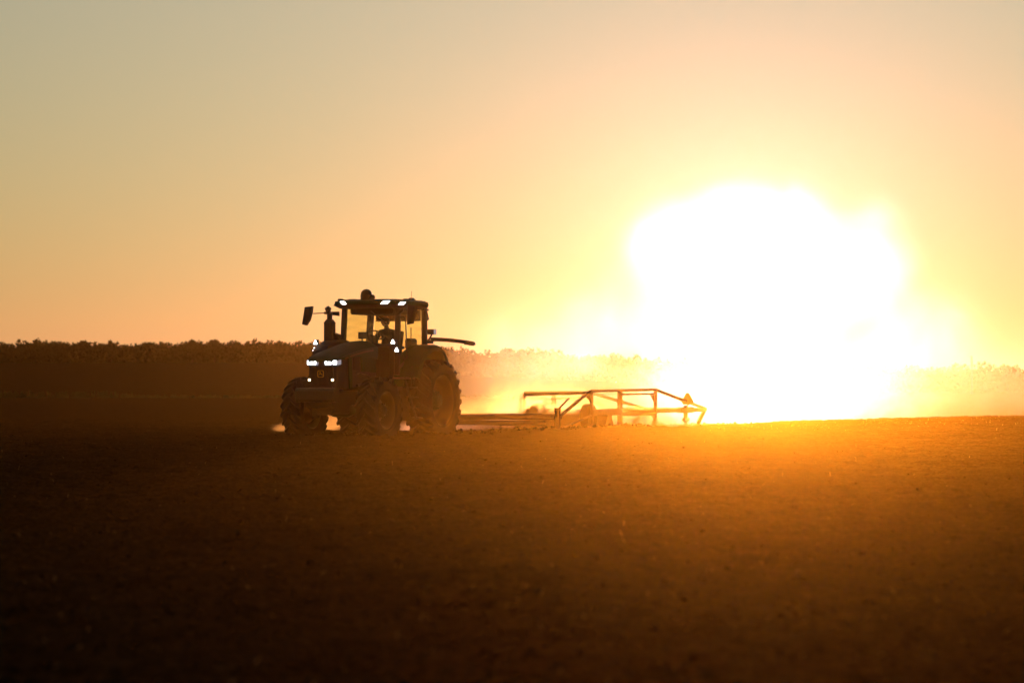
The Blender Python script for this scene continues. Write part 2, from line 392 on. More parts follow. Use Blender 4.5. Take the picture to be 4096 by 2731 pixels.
pz = gz(px_x(3887, 320), 320)
c, f = tube_arrays([(0, 0, 0), (0.02, 0, 3.0), (-0.02, 0, py_z(1424, 320) - pz)], [0.16, 0.13, 0.10], 8)
f = np.concatenate([f, [[len(c) - 8, len(c) - 6, len(c) - 4, len(c) - 2]]])
pole = mesh_np('pole', c, f, M['bark']); pole.location = (px_x(3887, 320), 320, pz)
tag(pole, 'thin lone pole rising over the hazy treeline at the far right', 'pole')

rng = random.Random(5); cos = []; fcs = []; b = 0
for i in range(900):
    x = rng.uniform(-46, -12) if rng.random() < 0.8 else rng.uniform(-12, 0); y = rng.uniform(196, 207); z = gz(x, y)
    hh = rng.uniform(0.1, 0.45) * (1.3 if -44 < x < -32 else 0.6); w = rng.uniform(0.03, 0.1); dx = rng.gauss(0, 0.15)
    cos += [(x - w, y, z - 0.1), (x + w, y, z - 0.1), (x + w * 0.6 + dx, y + 0.05, z + hh), (x - w * 0.6 + dx, y - 0.05, z + hh * 0.9)]
    fcs.append((b, b + 1, b + 2, b + 3)); b += 4
o = mesh_np('weeds', cos, fcs, M['leaf']); tag(o, 'rough strip of weeds along the ditch at the far end of the field', kind='stuff')

# ------------------------------------------------------------------ clods and straw on the tilled soil
def clod_field(name, n, seed, smin, smax, label, ymin=8.5, ymax=76, power=1.0):
    rs = np.random.RandomState(seed)
    ico = bmesh.new(); bmesh.ops.create_icosphere(ico, subdivisions=1, radius=1)
    bv = np.array([v.co[:] for v in ico.verts]); bf = np.array([[v.index for v in f.verts] for f in ico.faces]); ico.free()
    u = rs.rand(n) ** power; y = ymin * (ymax / ymin) ** u
    x = (rs.rand(n) * 2 - 1) * (1.5 + 0.24 * y)
    z = ground_z(x, y)
    s = smin * (smax / smin) ** (rs.rand(n) ** 2.2)
    nv = len(bv)
    co = bv[None] * (1 + 0.42 * (rs.rand(n, nv, 1) - 0.5)) * s[:, None, None] * (np.array([1, 1, 0.72]) * (1 + 0.5 * (rs.rand(n, 1, 3) - 0.5)))
    ang = rs.rand(n) * 6.283; ca, sa = np.cos(ang)[:, None], np.sin(ang)[:, None]
    X = co[..., 0] * ca - co[..., 1] * sa; Y = co[..., 0] * sa + co[..., 1] * ca
    co = np.stack([X + x[:, None], Y + y[:, None], co[..., 2] + (z + s * 0.25)[:, None]], -1)
    fc = bf[None] + (np.arange(n) * nv)[:, None, None]
    o = mesh_np(name, co.reshape(-1, 3), fc.reshape(-1, 3), M['soil']); tag(o, label, kind='stuff'); return o
clod_field('soil_clods', 15000, 3, 0.008, 0.028, 'crumbled soil clods scattered over the tilled field')

rs = np.random.RandomState(8)
def straw_field(n, seed, label, xr=None, yr=(9, 74)):
    rs = np.random.RandomState(seed); cos = []; fcs = []; b = 0
    for i in range(n):
        y = yr[0] * (yr[1] / yr[0]) ** rs.rand(); x = (rs.rand() * 2 - 1) * (1.5 + 0.24 * y) if xr is None else rs.uniform(*xr)
        z = gz(x, y) + 0.012; a = rs.rand() * 6.283; Ls = rs.uniform(0.03, 0.09); w = rs.uniform(0.0015, 0.0035); lift = abs(rs.normal(0, 0.35))
        if rs.rand() < 0.06: lift += 0.9 * (y > 26)
        d = np.array([math.cos(a) * math.cos(lift), math.sin(a) * math.cos(lift), math.sin(lift)]); p = np.array([x, y, z])
        sdir = np.array([-math.sin(a), math.cos(a), 0.0]) * w; up = np.array([0, 0, w])
        m = p + d * Ls * 0.5 + np.array([0, 0, Ls * 0.1]); e = p + d * Ls
        cos += [p - sdir, p + sdir, m + sdir + up, m - sdir + up, e + sdir * 0.5, e - sdir * 0.5]
        fcs += [(b, b + 1, b + 2, b + 3), (b + 3, b + 2, b + 4, b + 5)]; b += 6
    o = mesh_np('straw', np.array(cos), np.array(fcs), M['straw']); tag(o, label, kind='stuff'); return o
straw_field(900, 9, 'short pale straw bits lying on the tilled soil')
straw_field(700, 10, 'fine stalks standing along the crest of the field on the right', xr=(3.5, 17), yr=(64, 74))

# ------------------------------------------------------------------ mesh builder (local coordinates: x forward, y left, z up)
class MB:
    def __init__(s): s.v = []; s.f = []
    def add(s, co, fc):
        b = len(s.v); s.v += [tuple(map(float, c)) for c in co]; s.f += [tuple(int(i) + b for i in q) for q in fc]; return s
    def box(s, lo, hi, ch=0.0):
        """axis box; ch chamfers the four long edges (along the longest axis)"""
        lo = np.array(lo, float); hi = np.array(hi, float)
        if ch <= 0:
            x0, y0, z0 = lo; x1, y1, z1 = hi
            return s.add([(x0, y0, z0), (x1, y0, z0), (x1, y1, z0), (x0, y1, z0), (x0, y0, z1), (x1, y0, z1), (x1, y1, z1), (x0, y1, z1)],
                         [(0, 3, 2, 1), (4, 5, 6, 7), (0, 1, 5, 4), (1, 2, 6, 5), (2, 3, 7, 6), (3, 0, 4, 7)])
        ax = int(np.argmax(hi - lo)); a, b = [i for i in range(3) if i != ax]
        c = min(ch, 0.45 * min(hi[a] - lo[a], hi[b] - lo[b]))
        prof = [(lo[a] + c, lo[b]), (hi[a] - c, lo[b]), (hi[a], lo[b] + c), (hi[a], hi[b] - c), (hi[a] - c, hi[b]), (lo[a] + c, hi[b]), (lo[a], hi[b] - c), (lo[a], lo[b] + c)]
        rings = []
        for t in (lo[ax], hi[ax]):
            r = []
            for p, q in prof:
                v = np.zeros(3); v[ax] = t; v[a] = p; v[b] = q; r.append(v)
            rings.append(r)
        return s.loft(rings)
    def loft(s, rings, cap=True, closed=True):
        n = len(rings[0]); co = [p for r in rings for p in r]; fc = []
        for i in range(len(rings) - 1):
            for k in range(n if closed else n - 1):
                fc.append((i * n + k, i * n + (k + 1) % n, (i + 1) * n + (k + 1) % n, (i + 1) * n + k))
        if cap and closed:
            fc.append(tuple(range(n))[::-1]); fc.append(tuple((len(rings) - 1) * n + k for k in range(n)))
        return s.add(co, fc)
    def prism(s, poly, axis, lo, hi):
        """poly: 2-D outline in the two other axes (order x,y,z with axis removed)"""
        o = [i for i in range(3) if i != axis]; rings = []
        for t in (lo, hi):
            r = []
            for p, q in poly:
                v = [0, 0, 0]; v[axis] = t; v[o[0]] = p; v[o[1]] = q; r.append(v)
            rings.append(r)
        return s.loft(rings)
    def bar(s, p, q, w, h=None, up=(0, 0, 1), ch=0.15):
        p = np.array(p, float); q = np.array(q, float); h = h or w
        d = q - p; d /= np.linalg.norm(d); u = np.array(up, float)
        if abs(d @ u) > 0.95: u = np.array([1.0, 0, 0])
        r = np.cross(d, u); r /= np.linalg.norm(r); u = np.cross(r, d)
        c = ch * min(w, h); W, H = w / 2, h / 2
        pr = [(-W + c, -H), (W - c, -H), (W, -H + c), (W, H - c), (W - c, H), (-W + c, H), (-W, H - c), (-W, -H + c)]
        return s.loft([[e + r * a + u * b for a, b in pr] for e in (p, q)])
    def tube(s, path, r, n=10):
        rr = r if hasattr(r, '__len__') else [r] * len(path)
        c, f = tube_arrays(path, rr, n); b = len(s.v); s.add(c, f)
        s.f.append(tuple(b + k for k in range(n))[::-1]); s.f.append(tuple(b + len(c) - n + k for k in range(n))); return s
    def lathe(s, prof, c, axis=1, n=40, a0=0.0, a1=2 * math.pi):
        """prof: (axial, radius) turned about the axis through c"""
        full = abs(a1 - a0 - 2 * math.pi) < 1e-6; m = n if full else n + 1; co = []; fc = []; k = len(prof)
        o = [i for i in range(3) if i != axis]
        for i in range(m):
            a = a0 + (a1 - a0) * i / n
            for t, r in prof:
                v = list(c); v[axis] += t; v[o[0]] += r * math.cos(a); v[o[1]] += r * math.sin(a); co.append(v)
        for i in range(m if full else m - 1):
            j = (i + 1) % m
            for q in range(k - 1): fc.append((i * k + q, j * k + q, j * k + q + 1, i * k + q + 1))
        return s.add(co, fc)
    def ball(s, c, r, n=14, sq=(1, 1, 1)):
        prof = [(math.sin(t) * r, max(1e-4, math.cos(t) * r)) for t in np.linspace(-math.pi / 2, math.pi / 2, n // 2 + 1)]
        b = len(s.v); s.lathe(prof, (0, 0, 0), axis=2, n=n)
        s.v[b:] = [(c[0] + x * sq[0], c[1] + y * sq[1], c[2] + z * sq[2]) for x, y, z in s.v[b:]]; return s
    def build(s, name, mat, parent=None, smooth=0.0, label=None):
        me = bpy.data.meshes.new(name); me.from_pydata(s.v, [], s.f); me.update()
        bm = bmesh.new(); bm.from_mesh(me); bmesh.ops.recalc_face_normals(bm, faces=bm.faces); bm.to_mesh(me); bm.free()
        me.materials.append(mat)
        if smooth:
            me.polygons.foreach_set('use_smooth', np.ones(len(me.polygons), bool)); me.set_sharp_from_angle(angle=R(smooth))
        o = bpy.data.objects.new(name, me); COL.objects.link(o)
        if parent: o.parent = parent
        if label: o['label'] = label
        return o

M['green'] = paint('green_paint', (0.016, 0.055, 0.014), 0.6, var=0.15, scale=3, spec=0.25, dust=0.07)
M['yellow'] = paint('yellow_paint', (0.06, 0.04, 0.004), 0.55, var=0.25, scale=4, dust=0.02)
M['black'] = paint('black_plastic', (0.018, 0.017, 0.016), 0.5, var=0.3, scale=6, dust=0.10)
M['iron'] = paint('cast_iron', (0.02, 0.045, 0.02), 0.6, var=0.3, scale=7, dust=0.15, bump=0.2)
M['rubber'] = paint('tyre_rubber', (0.02, 0.018, 0.015), 0.9, var=0.35, scale=5, dust=0.12, bump=0.3, spec=0.3)
M['steel'] = paint('steel', (0.16, 0.13, 0.11), 0.5, metal=0.4, var=0.3, scale=9, dust=0.2)
M['fabric'] = paint('seat_fabric', (0.03, 0.028, 0.026), 0.9, var=0.2, scale=12)
M['cloth'] = paint('work_shirt', (0.03, 0.026, 0.026), 0.9, var=0.2, scale=14)
M['denim'] = paint('trousers', (0.03, 0.035, 0.05), 0.9, var=0.2, scale=14)
M['skin'] = paint('skin', (0.30, 0.17, 0.11), 0.55, var=0.1, scale=10)
M['hair'] = paint('hair', (0.03, 0.022, 0.015), 0.7, var=0.3, scale=40)
M['mirror'] = paint('mirror_glass', (0.5, 0.5, 0.5), 0.08, metal=1.0, var=0.03)
M['led'] = lamp_mat('led', (0.92, 0.97, 1.0), 9.0)
M['led_warm'] = lamp_mat('led_warm', (1.0, 0.72, 0.35), 7.0)
M['led_dim'] = lamp_mat('led_dim', (0.85, 0.88, 1.0), 0.30)

def glass_material():
    """cab glass with a film of dust: sees through, glows when lit from behind"""
    m, nt, out = new_mat('dusty_glass'); N = nt.nodes.new; L = nt.links.new
    tr = N('ShaderNodeBsdfTransparent'); tr.inputs[0].default_value = (0.955, 0.965, 0.80, 1)
    tl = N('ShaderNodeBsdfTranslucent'); tl.inputs[0].default_value = (0.55, 0.45, 0.25, 1)
    gl = N('ShaderNodeBsdfGlossy'); gl.inputs['Roughness'].default_value = 0.06
    tc = N('ShaderNodeTexCoord'); wv = N('ShaderNodeTexWave'); wv.wave_type = 'RINGS'; wv.rings_direction = 'X'
    wv.inputs['Scale'].default_value = 1.6; wv.inputs['Distortion'].default_value = 2; wv.inputs['Detail'].default_value = 3
    L(tc.outputs['Object'], wv.inputs['Vector'])
    mr = N('ShaderNodeMapRange'); mr.inputs['To Min'].default_value = 0.02; mr.inputs['To Max'].default_value = 0.06; L(wv.outputs['Fac'], mr.inputs[0])
    m1 = N('ShaderNodeMixShader'); L(mr.outputs[0], m1.inputs[0]); L(tr.outputs[0], m1.inputs[1]); L(tl.outputs[0], m1.inputs[2])
    fr = N('ShaderNodeLayerWeight'); fr.inputs[0].default_value = 0.05
    m2 = N('ShaderNodeMixShader'); L(fr.outputs['Facing'], m2.inputs[0]); L(m1.outputs[0], m2.inputs[1]); L(gl.outputs[0], m2.inputs[2])
    L(m2.outputs[0], out.inputs[0]); return m
M['glass'] = glass_material()
def blind_material():
    m, nt, out = new_mat('sun_blind'); N = nt.nodes.new; L = nt.links.new
    tr = N('ShaderNodeBsdfTransparent'); tr.inputs[0].default_value = (0.34, 0.26, 0.16, 1)
    d = N('ShaderNodeBsdfDiffuse'); d.inputs[0].default_value = (0.05, 0.04, 0.03, 1)
    mx = N('ShaderNodeMixShader'); mx.inputs[0].default_value = 0.25; L(tr.outputs[0], mx.inputs[1]); L(d.outputs[0], mx.inputs[2]); L(mx.outputs[0], out.inputs[0]); return m
M['blind'] = blind_material()

# ------------------------------------------------------------------ the tractor
SINK = -0.17
HEAD = 24.6
def root_at(name, x, y, z, rz):
    o = bpy.data.objects.new(name, None); COL.objects.link(o); o.location = (x, y, z); o.rotation_euler = (0, 0, R(rz)); return o
TR = root_at('tractor', -2.995, 63.30, 0, -(90 + HEAD))
tag(TR, 'big green farm tractor with all lamps lit, heading left across the dusty field', 'tractor')

def wheel(cx, cy, rad, width, rim_r, nlug, side, rear):
    """side +1 left, -1 right; rim dish opens outward"""
    cz = SINK + rad; w = width / 2
    root = bpy.data.objects.new('rear_wheel' if rear else 'front_wheel', None); COL.objects.link(root); root.parent = TR; root.location = (cx, cy, cz)
    ty = MB(); rc = rad - 0.072 * (1.15 if rear else 1.0)
    prof = [(-w * 0.72, rim_r), (-w * 0.93, rim_r + 0.05), (-w, rim_r + 0.45 * (rc - rim_r)), (-w * 0.95, rim_r + 0.8 * (rc - rim_r)), (-w * 0.80, rc - 0.02), (-w * 0.4, rc),
            (0, rc + 0.008), (w * 0.4, rc), (w * 0.80, rc - 0.02), (w * 0.95, rim_r + 0.8 * (rc - rim_r)), (w, rim_r + 0.45 * (rc - rim_r)), (w * 0.93, rim_r + 0.05), (w * 0.72, rim_r)]
    ty.lathe(prof, (0, 0, 0), axis=1, n=64)
    lw = 2 * math.pi / nlug * 0.33          # lug angular width
    for k in range(nlug):
        for sgn in (-1, 1):
            a0 = 2 * math.pi * (k + (0.25 if sgn > 0 else -0.25)) / nlug
            rings = []
            for t in np.linspace(0, 1, 6):
                yy = sgn * w * (-0.08 + 1.07 * t); sweep = 0.62 * t ** 0.8 * (0.55 / rad)
                a = a0 - sweep                              # bars sweep back from the crown to the shoulder
                top = rad - 0.012 * t - (0.05 * max(0, t - 0.8) / 0.2)
                base = rc - 0.03 - 0.16 * max(0, t - 0.8) * (1.2 if rear else 1)
                hw = lw / 2 * (0.85 + 0.35 * t)
                ring = []
                for da, rr in ((-hw * 1.25, base), (-hw * 0.8, top), (hw * 0.8, top), (hw * 1.25, base)):
                    ring.append((rr * math.cos(a + da), yy, rr * math.sin(a + da)))
                rings.append(ring)
            ty.loft(rings)
    ty.build('tyre', M['rubber'], root, smooth=35)
    o = side
    rm = MB()
    rm.lathe([(o * w * 0.74, rim_r + 0.012), (o * w * 0.80, rim_r - 0.01), (o * w * 0.72, rim_r - 0.035), (o * w * 0.60, rim_r - 0.05), (o * w * 0.15, rim_r - 0.10), (o * w * 0.02, rim_r - 0.13),
              (-o * w * 0.10, rim_r * 0.62), (o * w * (0.02 if rear else 0.12), rim_r * 0.42), (o * w * (0.05 if rear else 0.2), rim_r * 0.22), (o * w * 0.05, 0.01)], (0, 0, 0), axis=1, n=48)
    ib = MB(); ib.lathe([(-o * w * 0.74, rim_r + 0.012), (-o * w * 0.80, rim_r - 0.01), (-o * w * 0.5, rim_r - 0.04), (-o * w * 0.30, rim_r - 0.10)], (0, 0, 0), axis=1, n=48)
    ib.build('inner_rim', M['iron'], root, smooth=40)
    MB().lathe([(-o * w * 0.29, rim_r - 0.06), (-o * w * 0.32, rim_r * 0.7), (-o * w * 0.5, 0.3), (-o * w * 0.9, 0.22), (-o * w * 0.92, 0.01)], (0, 0, 0), axis=1, n=32).build('brake_drum', M['black'], root, smooth=40)
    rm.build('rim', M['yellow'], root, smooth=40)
    hb = MB()
    hr = 0.26 if rear else 0.2; h0 = w * 0.05
    hb.lathe([(o * h0, hr), (o * (h0 + 0.10), hr * 0.95), (o * (h0 + 0.12), hr * 0.7), (o * (h0 + (0.20 if rear else 0.16)), hr * 0.55), (o * (h0 + (0.21 if rear else 0.17)), 0.01)], (0, 0, 0), axis=1, n=28)
    for k in range(10):
        a = 2 * math.pi * k / 10; hb.lathe([(o * (h0 + 0.10), 0.022), (o * (h0 + 0.15), 0.022), (o * (h0 + 0.15), 0.002)], (hr * 0.84 * math.cos(a), 0, hr * 0.84 * math.sin(a)), axis=1, n=6)
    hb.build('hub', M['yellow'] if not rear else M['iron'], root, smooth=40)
    return root
FR = 0.835; RR = 1.06
for s in (1, -1):
    wheel(3.05, s * 1.05, FR, 0.56, 0.47, 20, s, False)
    wheel(0.0, s * 1.02, RR, 0.74, 0.66, 22, s, True)

# chassis, axles
b = MB()
b.box((-0.55, -0.36, 0.55), (1.0, 0.36, 1.25), 0.08).box((0.9, -0.3, 0.55), (4.0, 0.3, 1.15), 0.06)
b.box((0.7, -0.42, 0.95), (2.2, 0.42, 1.5), 0.05)
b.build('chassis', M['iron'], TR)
b = MB(); b.lathe([(-0.75, 0.16), (-0.5, 0.18), (-0.38, 0.3), (0.38, 0.3), (0.5, 0.18), (0.75, 0.16)], (0, 0, SINK + RR), n=20); b.build('rear_axle', M['iron'], TR, smooth=40)
b = MB(); b.lathe([(-0.72, 0.12), (-0.34, 0.12), (-0.2, 0.18), (0.2, 0.18), (0.34, 0.12), (0.72, 0.12)], (3.05, 0, SINK + FR), n=18)
for s in (1, -1):
    b.bar((3.05, s * 0.74, 0.46), (3.05, s * 0.74, 1.0), 0.16).bar((2.75, s * 0.2, 0.62), (2.85, s * 0.72, 0.62), 0.07)
b.build('front_axle', M['iron'], TR, smooth=40)
b = MB(); b.bar((-0.3, 0.06, 0.42), (-1.55, 0.06, 0.40), 0.14, 0.07).box((-1.5, -0.10, 0.30), (-1.3, 0.22, 0.62), 0.03)
for s in (1, -1): b.bar((-0.4, s * 0.42, 0.75), (-1.35, s * 0.46, 0.62), 0.07, 0.12).bar((-0.75, s * 0.43, 0.72), (-0.5, s * 0.33, 1.45), 0.06)
b.build('rear_hitch', M['iron'], TR)

# hood: crowned shell, side vents, yellow stripe
def hood_ring(x, top, sh, wt, ws, drop):
    ys = [-ws, -ws, -wt, -wt * 0.55, -0.05, 0.05, wt * 0.55, wt, ws, ws]
    zs = [sh - drop, sh - 0.03, sh + 0.015, top - 0.022, top, top, top - 0.022, sh + 0.015, sh - 0.03, sh - drop]
    return [(x, y, z) for y, z in zip(ys, zs)]
hs = [(4.14, 1.905, 1.885, 0.30, 0.34, 0.03), (4.08, 1.965, 1.93, 0.36, 0.40, 0.05), (3.9, 2.045, 1.985, 0.40, 0.445, 0.07), (3.6, 2.14, 2.06, 0.415, 0.465, 0.11), (3.2, 2.245, 2.14, 0.425, 0.48, 0.15),
      (2.8, 2.33, 2.205, 0.435, 0.49, 0.2), (2.4, 2.39, 2.25, 0.44, 0.50, 0.26), (2.05, 2.415, 2.275, 0.445, 0.505, 0.33)]
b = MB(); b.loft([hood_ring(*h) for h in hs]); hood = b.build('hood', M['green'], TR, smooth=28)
def stripe_band(side, dz0, dz1, off, x0=3.72, x1=2.3):
    mb = MB(); xs = [h[0] for h in hs][::-1]; shs = [h[2] for h in hs][::-1]; wss = [h[4] for h in hs][::-1]; rings = []
    for x in np.linspace(x0, x1, 12):
        z = np.interp(x, xs, shs) - 0.03; w = np.interp(x, xs, wss) + off
        rings.append([(x, side * (w - 0.02), z + dz0), (x, side * w, z + dz0), (x, side * w, z + dz1), (x, side * (w - 0.02), z + dz1)])
    return mb.loft(rings)
for s in (1, -1):
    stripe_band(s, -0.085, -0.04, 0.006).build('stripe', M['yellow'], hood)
    stripe_band(s, -0.006, 0.004, 0.005, 4.0, 2.08).build('crease', M['black'], hood)
b = MB(); b.bar((3.93, 0, 2.036), (2.15, 0, 2.409), 0.008, 0.012)
b.v = [(x, y, float(np.interp(x, [h[0] for h in hs][::-1], [h[1] for h in hs][::-1])) + (z > 0) * 0.0 + 0.003) for x, y, z in b.v]
# engine compartment and grille
b = MB()
b.loft([[(x, -w, z0), (x, w, z0), (x, w, z1), (x, -w, z1)] for x, w, z0, z1 in ((4.09, 0.335, 1.20, 1.90), (4.0, 0.385, 1.19, 1.94), (3.7, 0.43, 1.18, 1.99), (3.0, 0.44, 1.25, 2.1), (2.05, 0.45, 1.3, 2.2))])
b.build('engine_cover', M['black'], TR)
gr = MB()
for k in range(15):
    y = -0.28 + 0.04 * k; gr.bar((4.105, y, 1.27), (4.105, y, 1.72), 0.012, 0.03)
gr.box((4.085, -0.33, 1.735), (4.125, 0.33, 1.765)).box((4.085, -0.32, 1.23), (4.12, 0.32, 1.265))
grille = gr.build('grille', M['black'], TR)
# emblem: rounded square with a leaping animal
b = MB(); ro = []; ri = []
for k in range(24):
    a = 2 * math.pi * k / 24; c_, s_ = math.cos(a), math.sin(a); q = (abs(c_) ** 5 + abs(s_) ** 5) ** (-0.2)
    ro.append((0.088 * q * c_, 1.565 + 0.088 * q * s_)); ri.append((0.074 * q * c_, 1.565 + 0.074 * q * s_))
for k in range(24):
    j = (k + 1) % 24
    b.add([(4.14, *ro[k]), (4.14, *ro[j]), (4.14, *ri[j]), (4.14, *ri[k]), (4.12, *ro[k]), (4.12, *ro[j]), (4.12, *ri[j]), (4.12, *ri[k])],
          [(0, 1, 2, 3), (0, 4, 5, 1), (2, 6, 7, 3), (4, 7, 6, 5)])
b.prism([(-0.045, 0.0), (-0.015, 0.008), (0.005, 0.035), (0.0, 0.055), (0.012, 0.05), (0.02, 0.062), (0.026, 0.045), (0.042, 0.036), (0.026, 0.03), (0.022, 0.005), (0.05, -0.018), (0.046, -0.026), (0.012, -0.012), (-0.02, -0.014), (-0.05, -0.034), (-0.055, -0.028), (-0.03, -0.006), (-0.052, 0.004)], 0, 4.125, 4.138)
nv = 24 * 8
b.v = b.v[:nv] + [(x, -y, z + 1.565) for x, y, z in b.v[nv:]]
b.build('emblem', paint('emblem_yellow', (0.5, 0.34, 0.03), 0.4, var=0.1), grille)
# headlamps wrapping the hood nose
def headlamp(side):
    root = bpy.data.objects.new('headlight', None); COL.objects.link(root); root.parent = TR
    z0, z1 = 1.775, 1.885
    path = [(4.118, 0.085), (4.112, 0.20), (4.095, 0.335), (4.03, 0.405), (3.88, 0.445)]
    rings = []
    for i, (x, y) in enumerate(path):
        zz0 = z0 + (0.02 if i == 4 else 0) ; zz1 = z1 + (0.03 if i >= 3 else 0) + (0.02 if i == 4 else 0)
        yi = y + (0.025 if i == 0 else 0)
        rings.append([(x + 0.012, side * yi, zz0), (x + 0.012, side * y, zz1), (x - 0.03, side * (y - 0.02), zz1), (x - 0.03, side * (yi - 0.02), zz0)])
    MB().loft(rings).build('lamp_housing', M['led_dim'], root)
    for y0, y1, tag_ in ((0.125, 0.18, 0), (0.205, 0.30, 1)):
        m_ = MB()
        if tag_ == 0:
            m_.prism([(side * y0, z1 - 0.012), (side * y1, z1 - 0.012), (side * y1, z0 + 0.01), (side * (y0 + 0.02), z0 + 0.01)], 0, 4.118, 4.142)
        else:
            yc = (y0 + y1) / 2
            for q in range(6):
                a = math.pi / 3 * q; m_.lathe([(0.0, 0.014), (0.022, 0.014), (0.022, 0.001)], (4.118, side * (yc + 0.033 * math.cos(a)), (z0 + z1) / 2 + 0.033 * math.sin(a)), axis=0, n=10)
        m_.build('led_cluster', M['led'], root)
    rings = []
    for x, y in ((4.108, 0.335), (4.08, 0.37), (4.04, 0.398)):
        rings.append([(x + 0.022, side * (y + 0.014), z0 + 0.022), (x + 0.022, side * (y + 0.014), z1 + 0.006), (x, side * y, z1 + 0.006), (x, side * y, z0 + 0.022)])
    MB().loft(rings).build('led_cluster', M['led'], root)
for s in (1, -1): headlamp(s)
for s in (1, -1):
    MB().lathe([(0, 0.030), (0.03, 0.028), (0.035, 0.001)], (4.10, s * 0.325, 1.415), axis=0, n=14).build('marker_lamp', M['led_warm'], TR)
# hood sides
for s in (1, -1):
    MB().prism([(2.12, 1.60), (2.88, 1.63), (2.92, 2.10), (2.35, 2.15), (2.28, 2.02), (2.12, 2.02)], 1, s * 0.455, s * 0.485).build('side_panel', M['green'], TR)
    vt = MB()
    for k in range(7): vt.bar((2.98 + 0.045 * k, s * 0.462, 1.66), (3.0 + 0.045 * k, s * 0.462, 2.04), 0.02, 0.03)
    vt.build('side_vent', M['black'], TR)
    MB().prism([(3.36, 1.2), (3.5, 1.2), (3.56, 2.0), (3.38, 2.02)], 1, s * 0.45, s * 0.475).build('side_trim', M['green'], TR)
    f_ = MB(); f_.lathe([(s * 0.56 - 0.05, FR + 0.10), (s * 0.56 + 0.05, FR + 0.10), (s * 0.56 + 0.05, FR + 0.075), (s * 0.56 - 0.05, FR + 0.075)], (3.05, 0, SINK + FR), n=14, a0=R(75), a1=R(165))
    f_.build('front_fender', M['black'], TR)
    hz = MB(); hz.tube([(2.1, s * 0.52, 1.38), (2.6, s * 0.55, 1.34), (3.2, s * 0.52, 1.28)], 0.03).tube([(2.4, s * 0.5, 1.2), (2.9, s * 0.6, 1.0), (3.0, s * 0.68, 0.85)], 0.022); hz.build('hydraulic_hose', M['black'], TR, smooth=60)
# front weights
b = MB(); b.box((3.9, -0.36, 0.72), (4.2, 0.36, 1.18), 0.04).box((4.1, -0.54, 0.98), (4.22, 0.54, 1.08)); b.build('weight_bracket', M['iron'], TR)
wm = None
for k in range(24):
    y = -0.522 + 0.0455 * k
    if wm is None:
        mb = MB(); mb.prism([(4.16, 0.90), (4.20, 0.86), (4.40, 0.87), (4.455, 0.93), (4.46, 1.14), (4.42, 1.20), (4.36, 1.215), (4.20, 1.215), (4.16, 1.17)], 1, -0.0205, 0.0205)
        o = mb.build('front_weight', M['iron'], TR); wm = o.data
    else:
        o = bpy.data.objects.new('front_weight', wm); COL.objects.link(o); o.parent = TR
    o.location = (0, y, 0.004 * ((k * 7) % 3))
# fuel tank, steps
b = MB(); b.prism([(0.75, 0.45), (0.95, 0.38), (1.95, 0.38), (2.12, 0.55), (2.12, 1.1), (1.95, 1.25), (0.85, 1.25), (0.75, 1.1)], 1, 0.38, 0.84); b.build('fuel_tank', M['black'], TR)
b = MB(); b.prism([(1.15, 0.75), (1.95, 0.72), (2.12, 0.85), (2.12, 1.1), (1.95, 1.25), (1.15, 1.25)], 1, -0.84, -0.38); b.build('battery_box', M['black'], TR)
lad = MB()
for x0 in (0.70, 1.28): lad.bar((x0 - 0.10, 1.16, 0.40), (x0 + 0.1, 0.92, 1.45), 0.035, 0.06)
ladder = lad.build('ladder', M['black'], TR)
sm = None
for k, z in enumerate((0.45, 0.72, 0.98, 1.23)):
    t = (z - 0.40) / 1.05
    if sm is None:
        o = MB().box((-0.30, -0.12, -0.02), (0.30, 0.12, 0.02)).build('step', M['black'], ladder); sm = o.data
    else:
        o = bpy.data.objects.new('step', sm); COL.objects.link(o); o.parent = ladder
    o.location = (0.89 + 0.2 * t, 1.12 - 0.22 * t, z)
# fenders over the rear wheels
for s in (1, -1):
    mb = MB(); rings = []
    pts = [(1.40, 1.50), (1.30, 1.72), (1.12, 1.98), (0.85, 2.17), (0.55, 2.29), (0.25, 2.335), (0.0, 2.30), (-0.2, 2.19), (-0.36, 2.04), (-0.46, 1.90), (-0.50, 1.82)]
    for i, (x, z) in enumerate(pts):
        d = np.array([x - 0.05, z - 0.9]); d /= np.linalg.norm(d); th = 0.05
        lip = 0.16 if i < len(pts) - 2 else 0.10
        rings.append([(x, s * 0.62, z), (x, s * 1.20, z), (x - d[0] * 0.03, s * 1.27, z - d[1] * 0.03), (x - d[0] * lip, s * 1.28, z - d[1] * lip), (x - d[0] * lip, s * 1.25, z - d[1] * lip), (x - d[0] * th, s * 1.18, z - d[1] * th), (x - d[0] * th, s * 0.62, z - d[1] * th)])
    mb.loft(rings); fe = mb.build('fender', M['green'], TR, smooth=30)
    mb = MB(); mb.prism([(1.38, 1.25), (1.38, 1.55), (1.12, 1.95), (0.55, 2.25), (0.0, 2.26), (-0.45, 1.85), (-0.5, 1.2)], 1, s * 0.62, s * 0.66); mb.build('inner_panel', M['green'], fe)

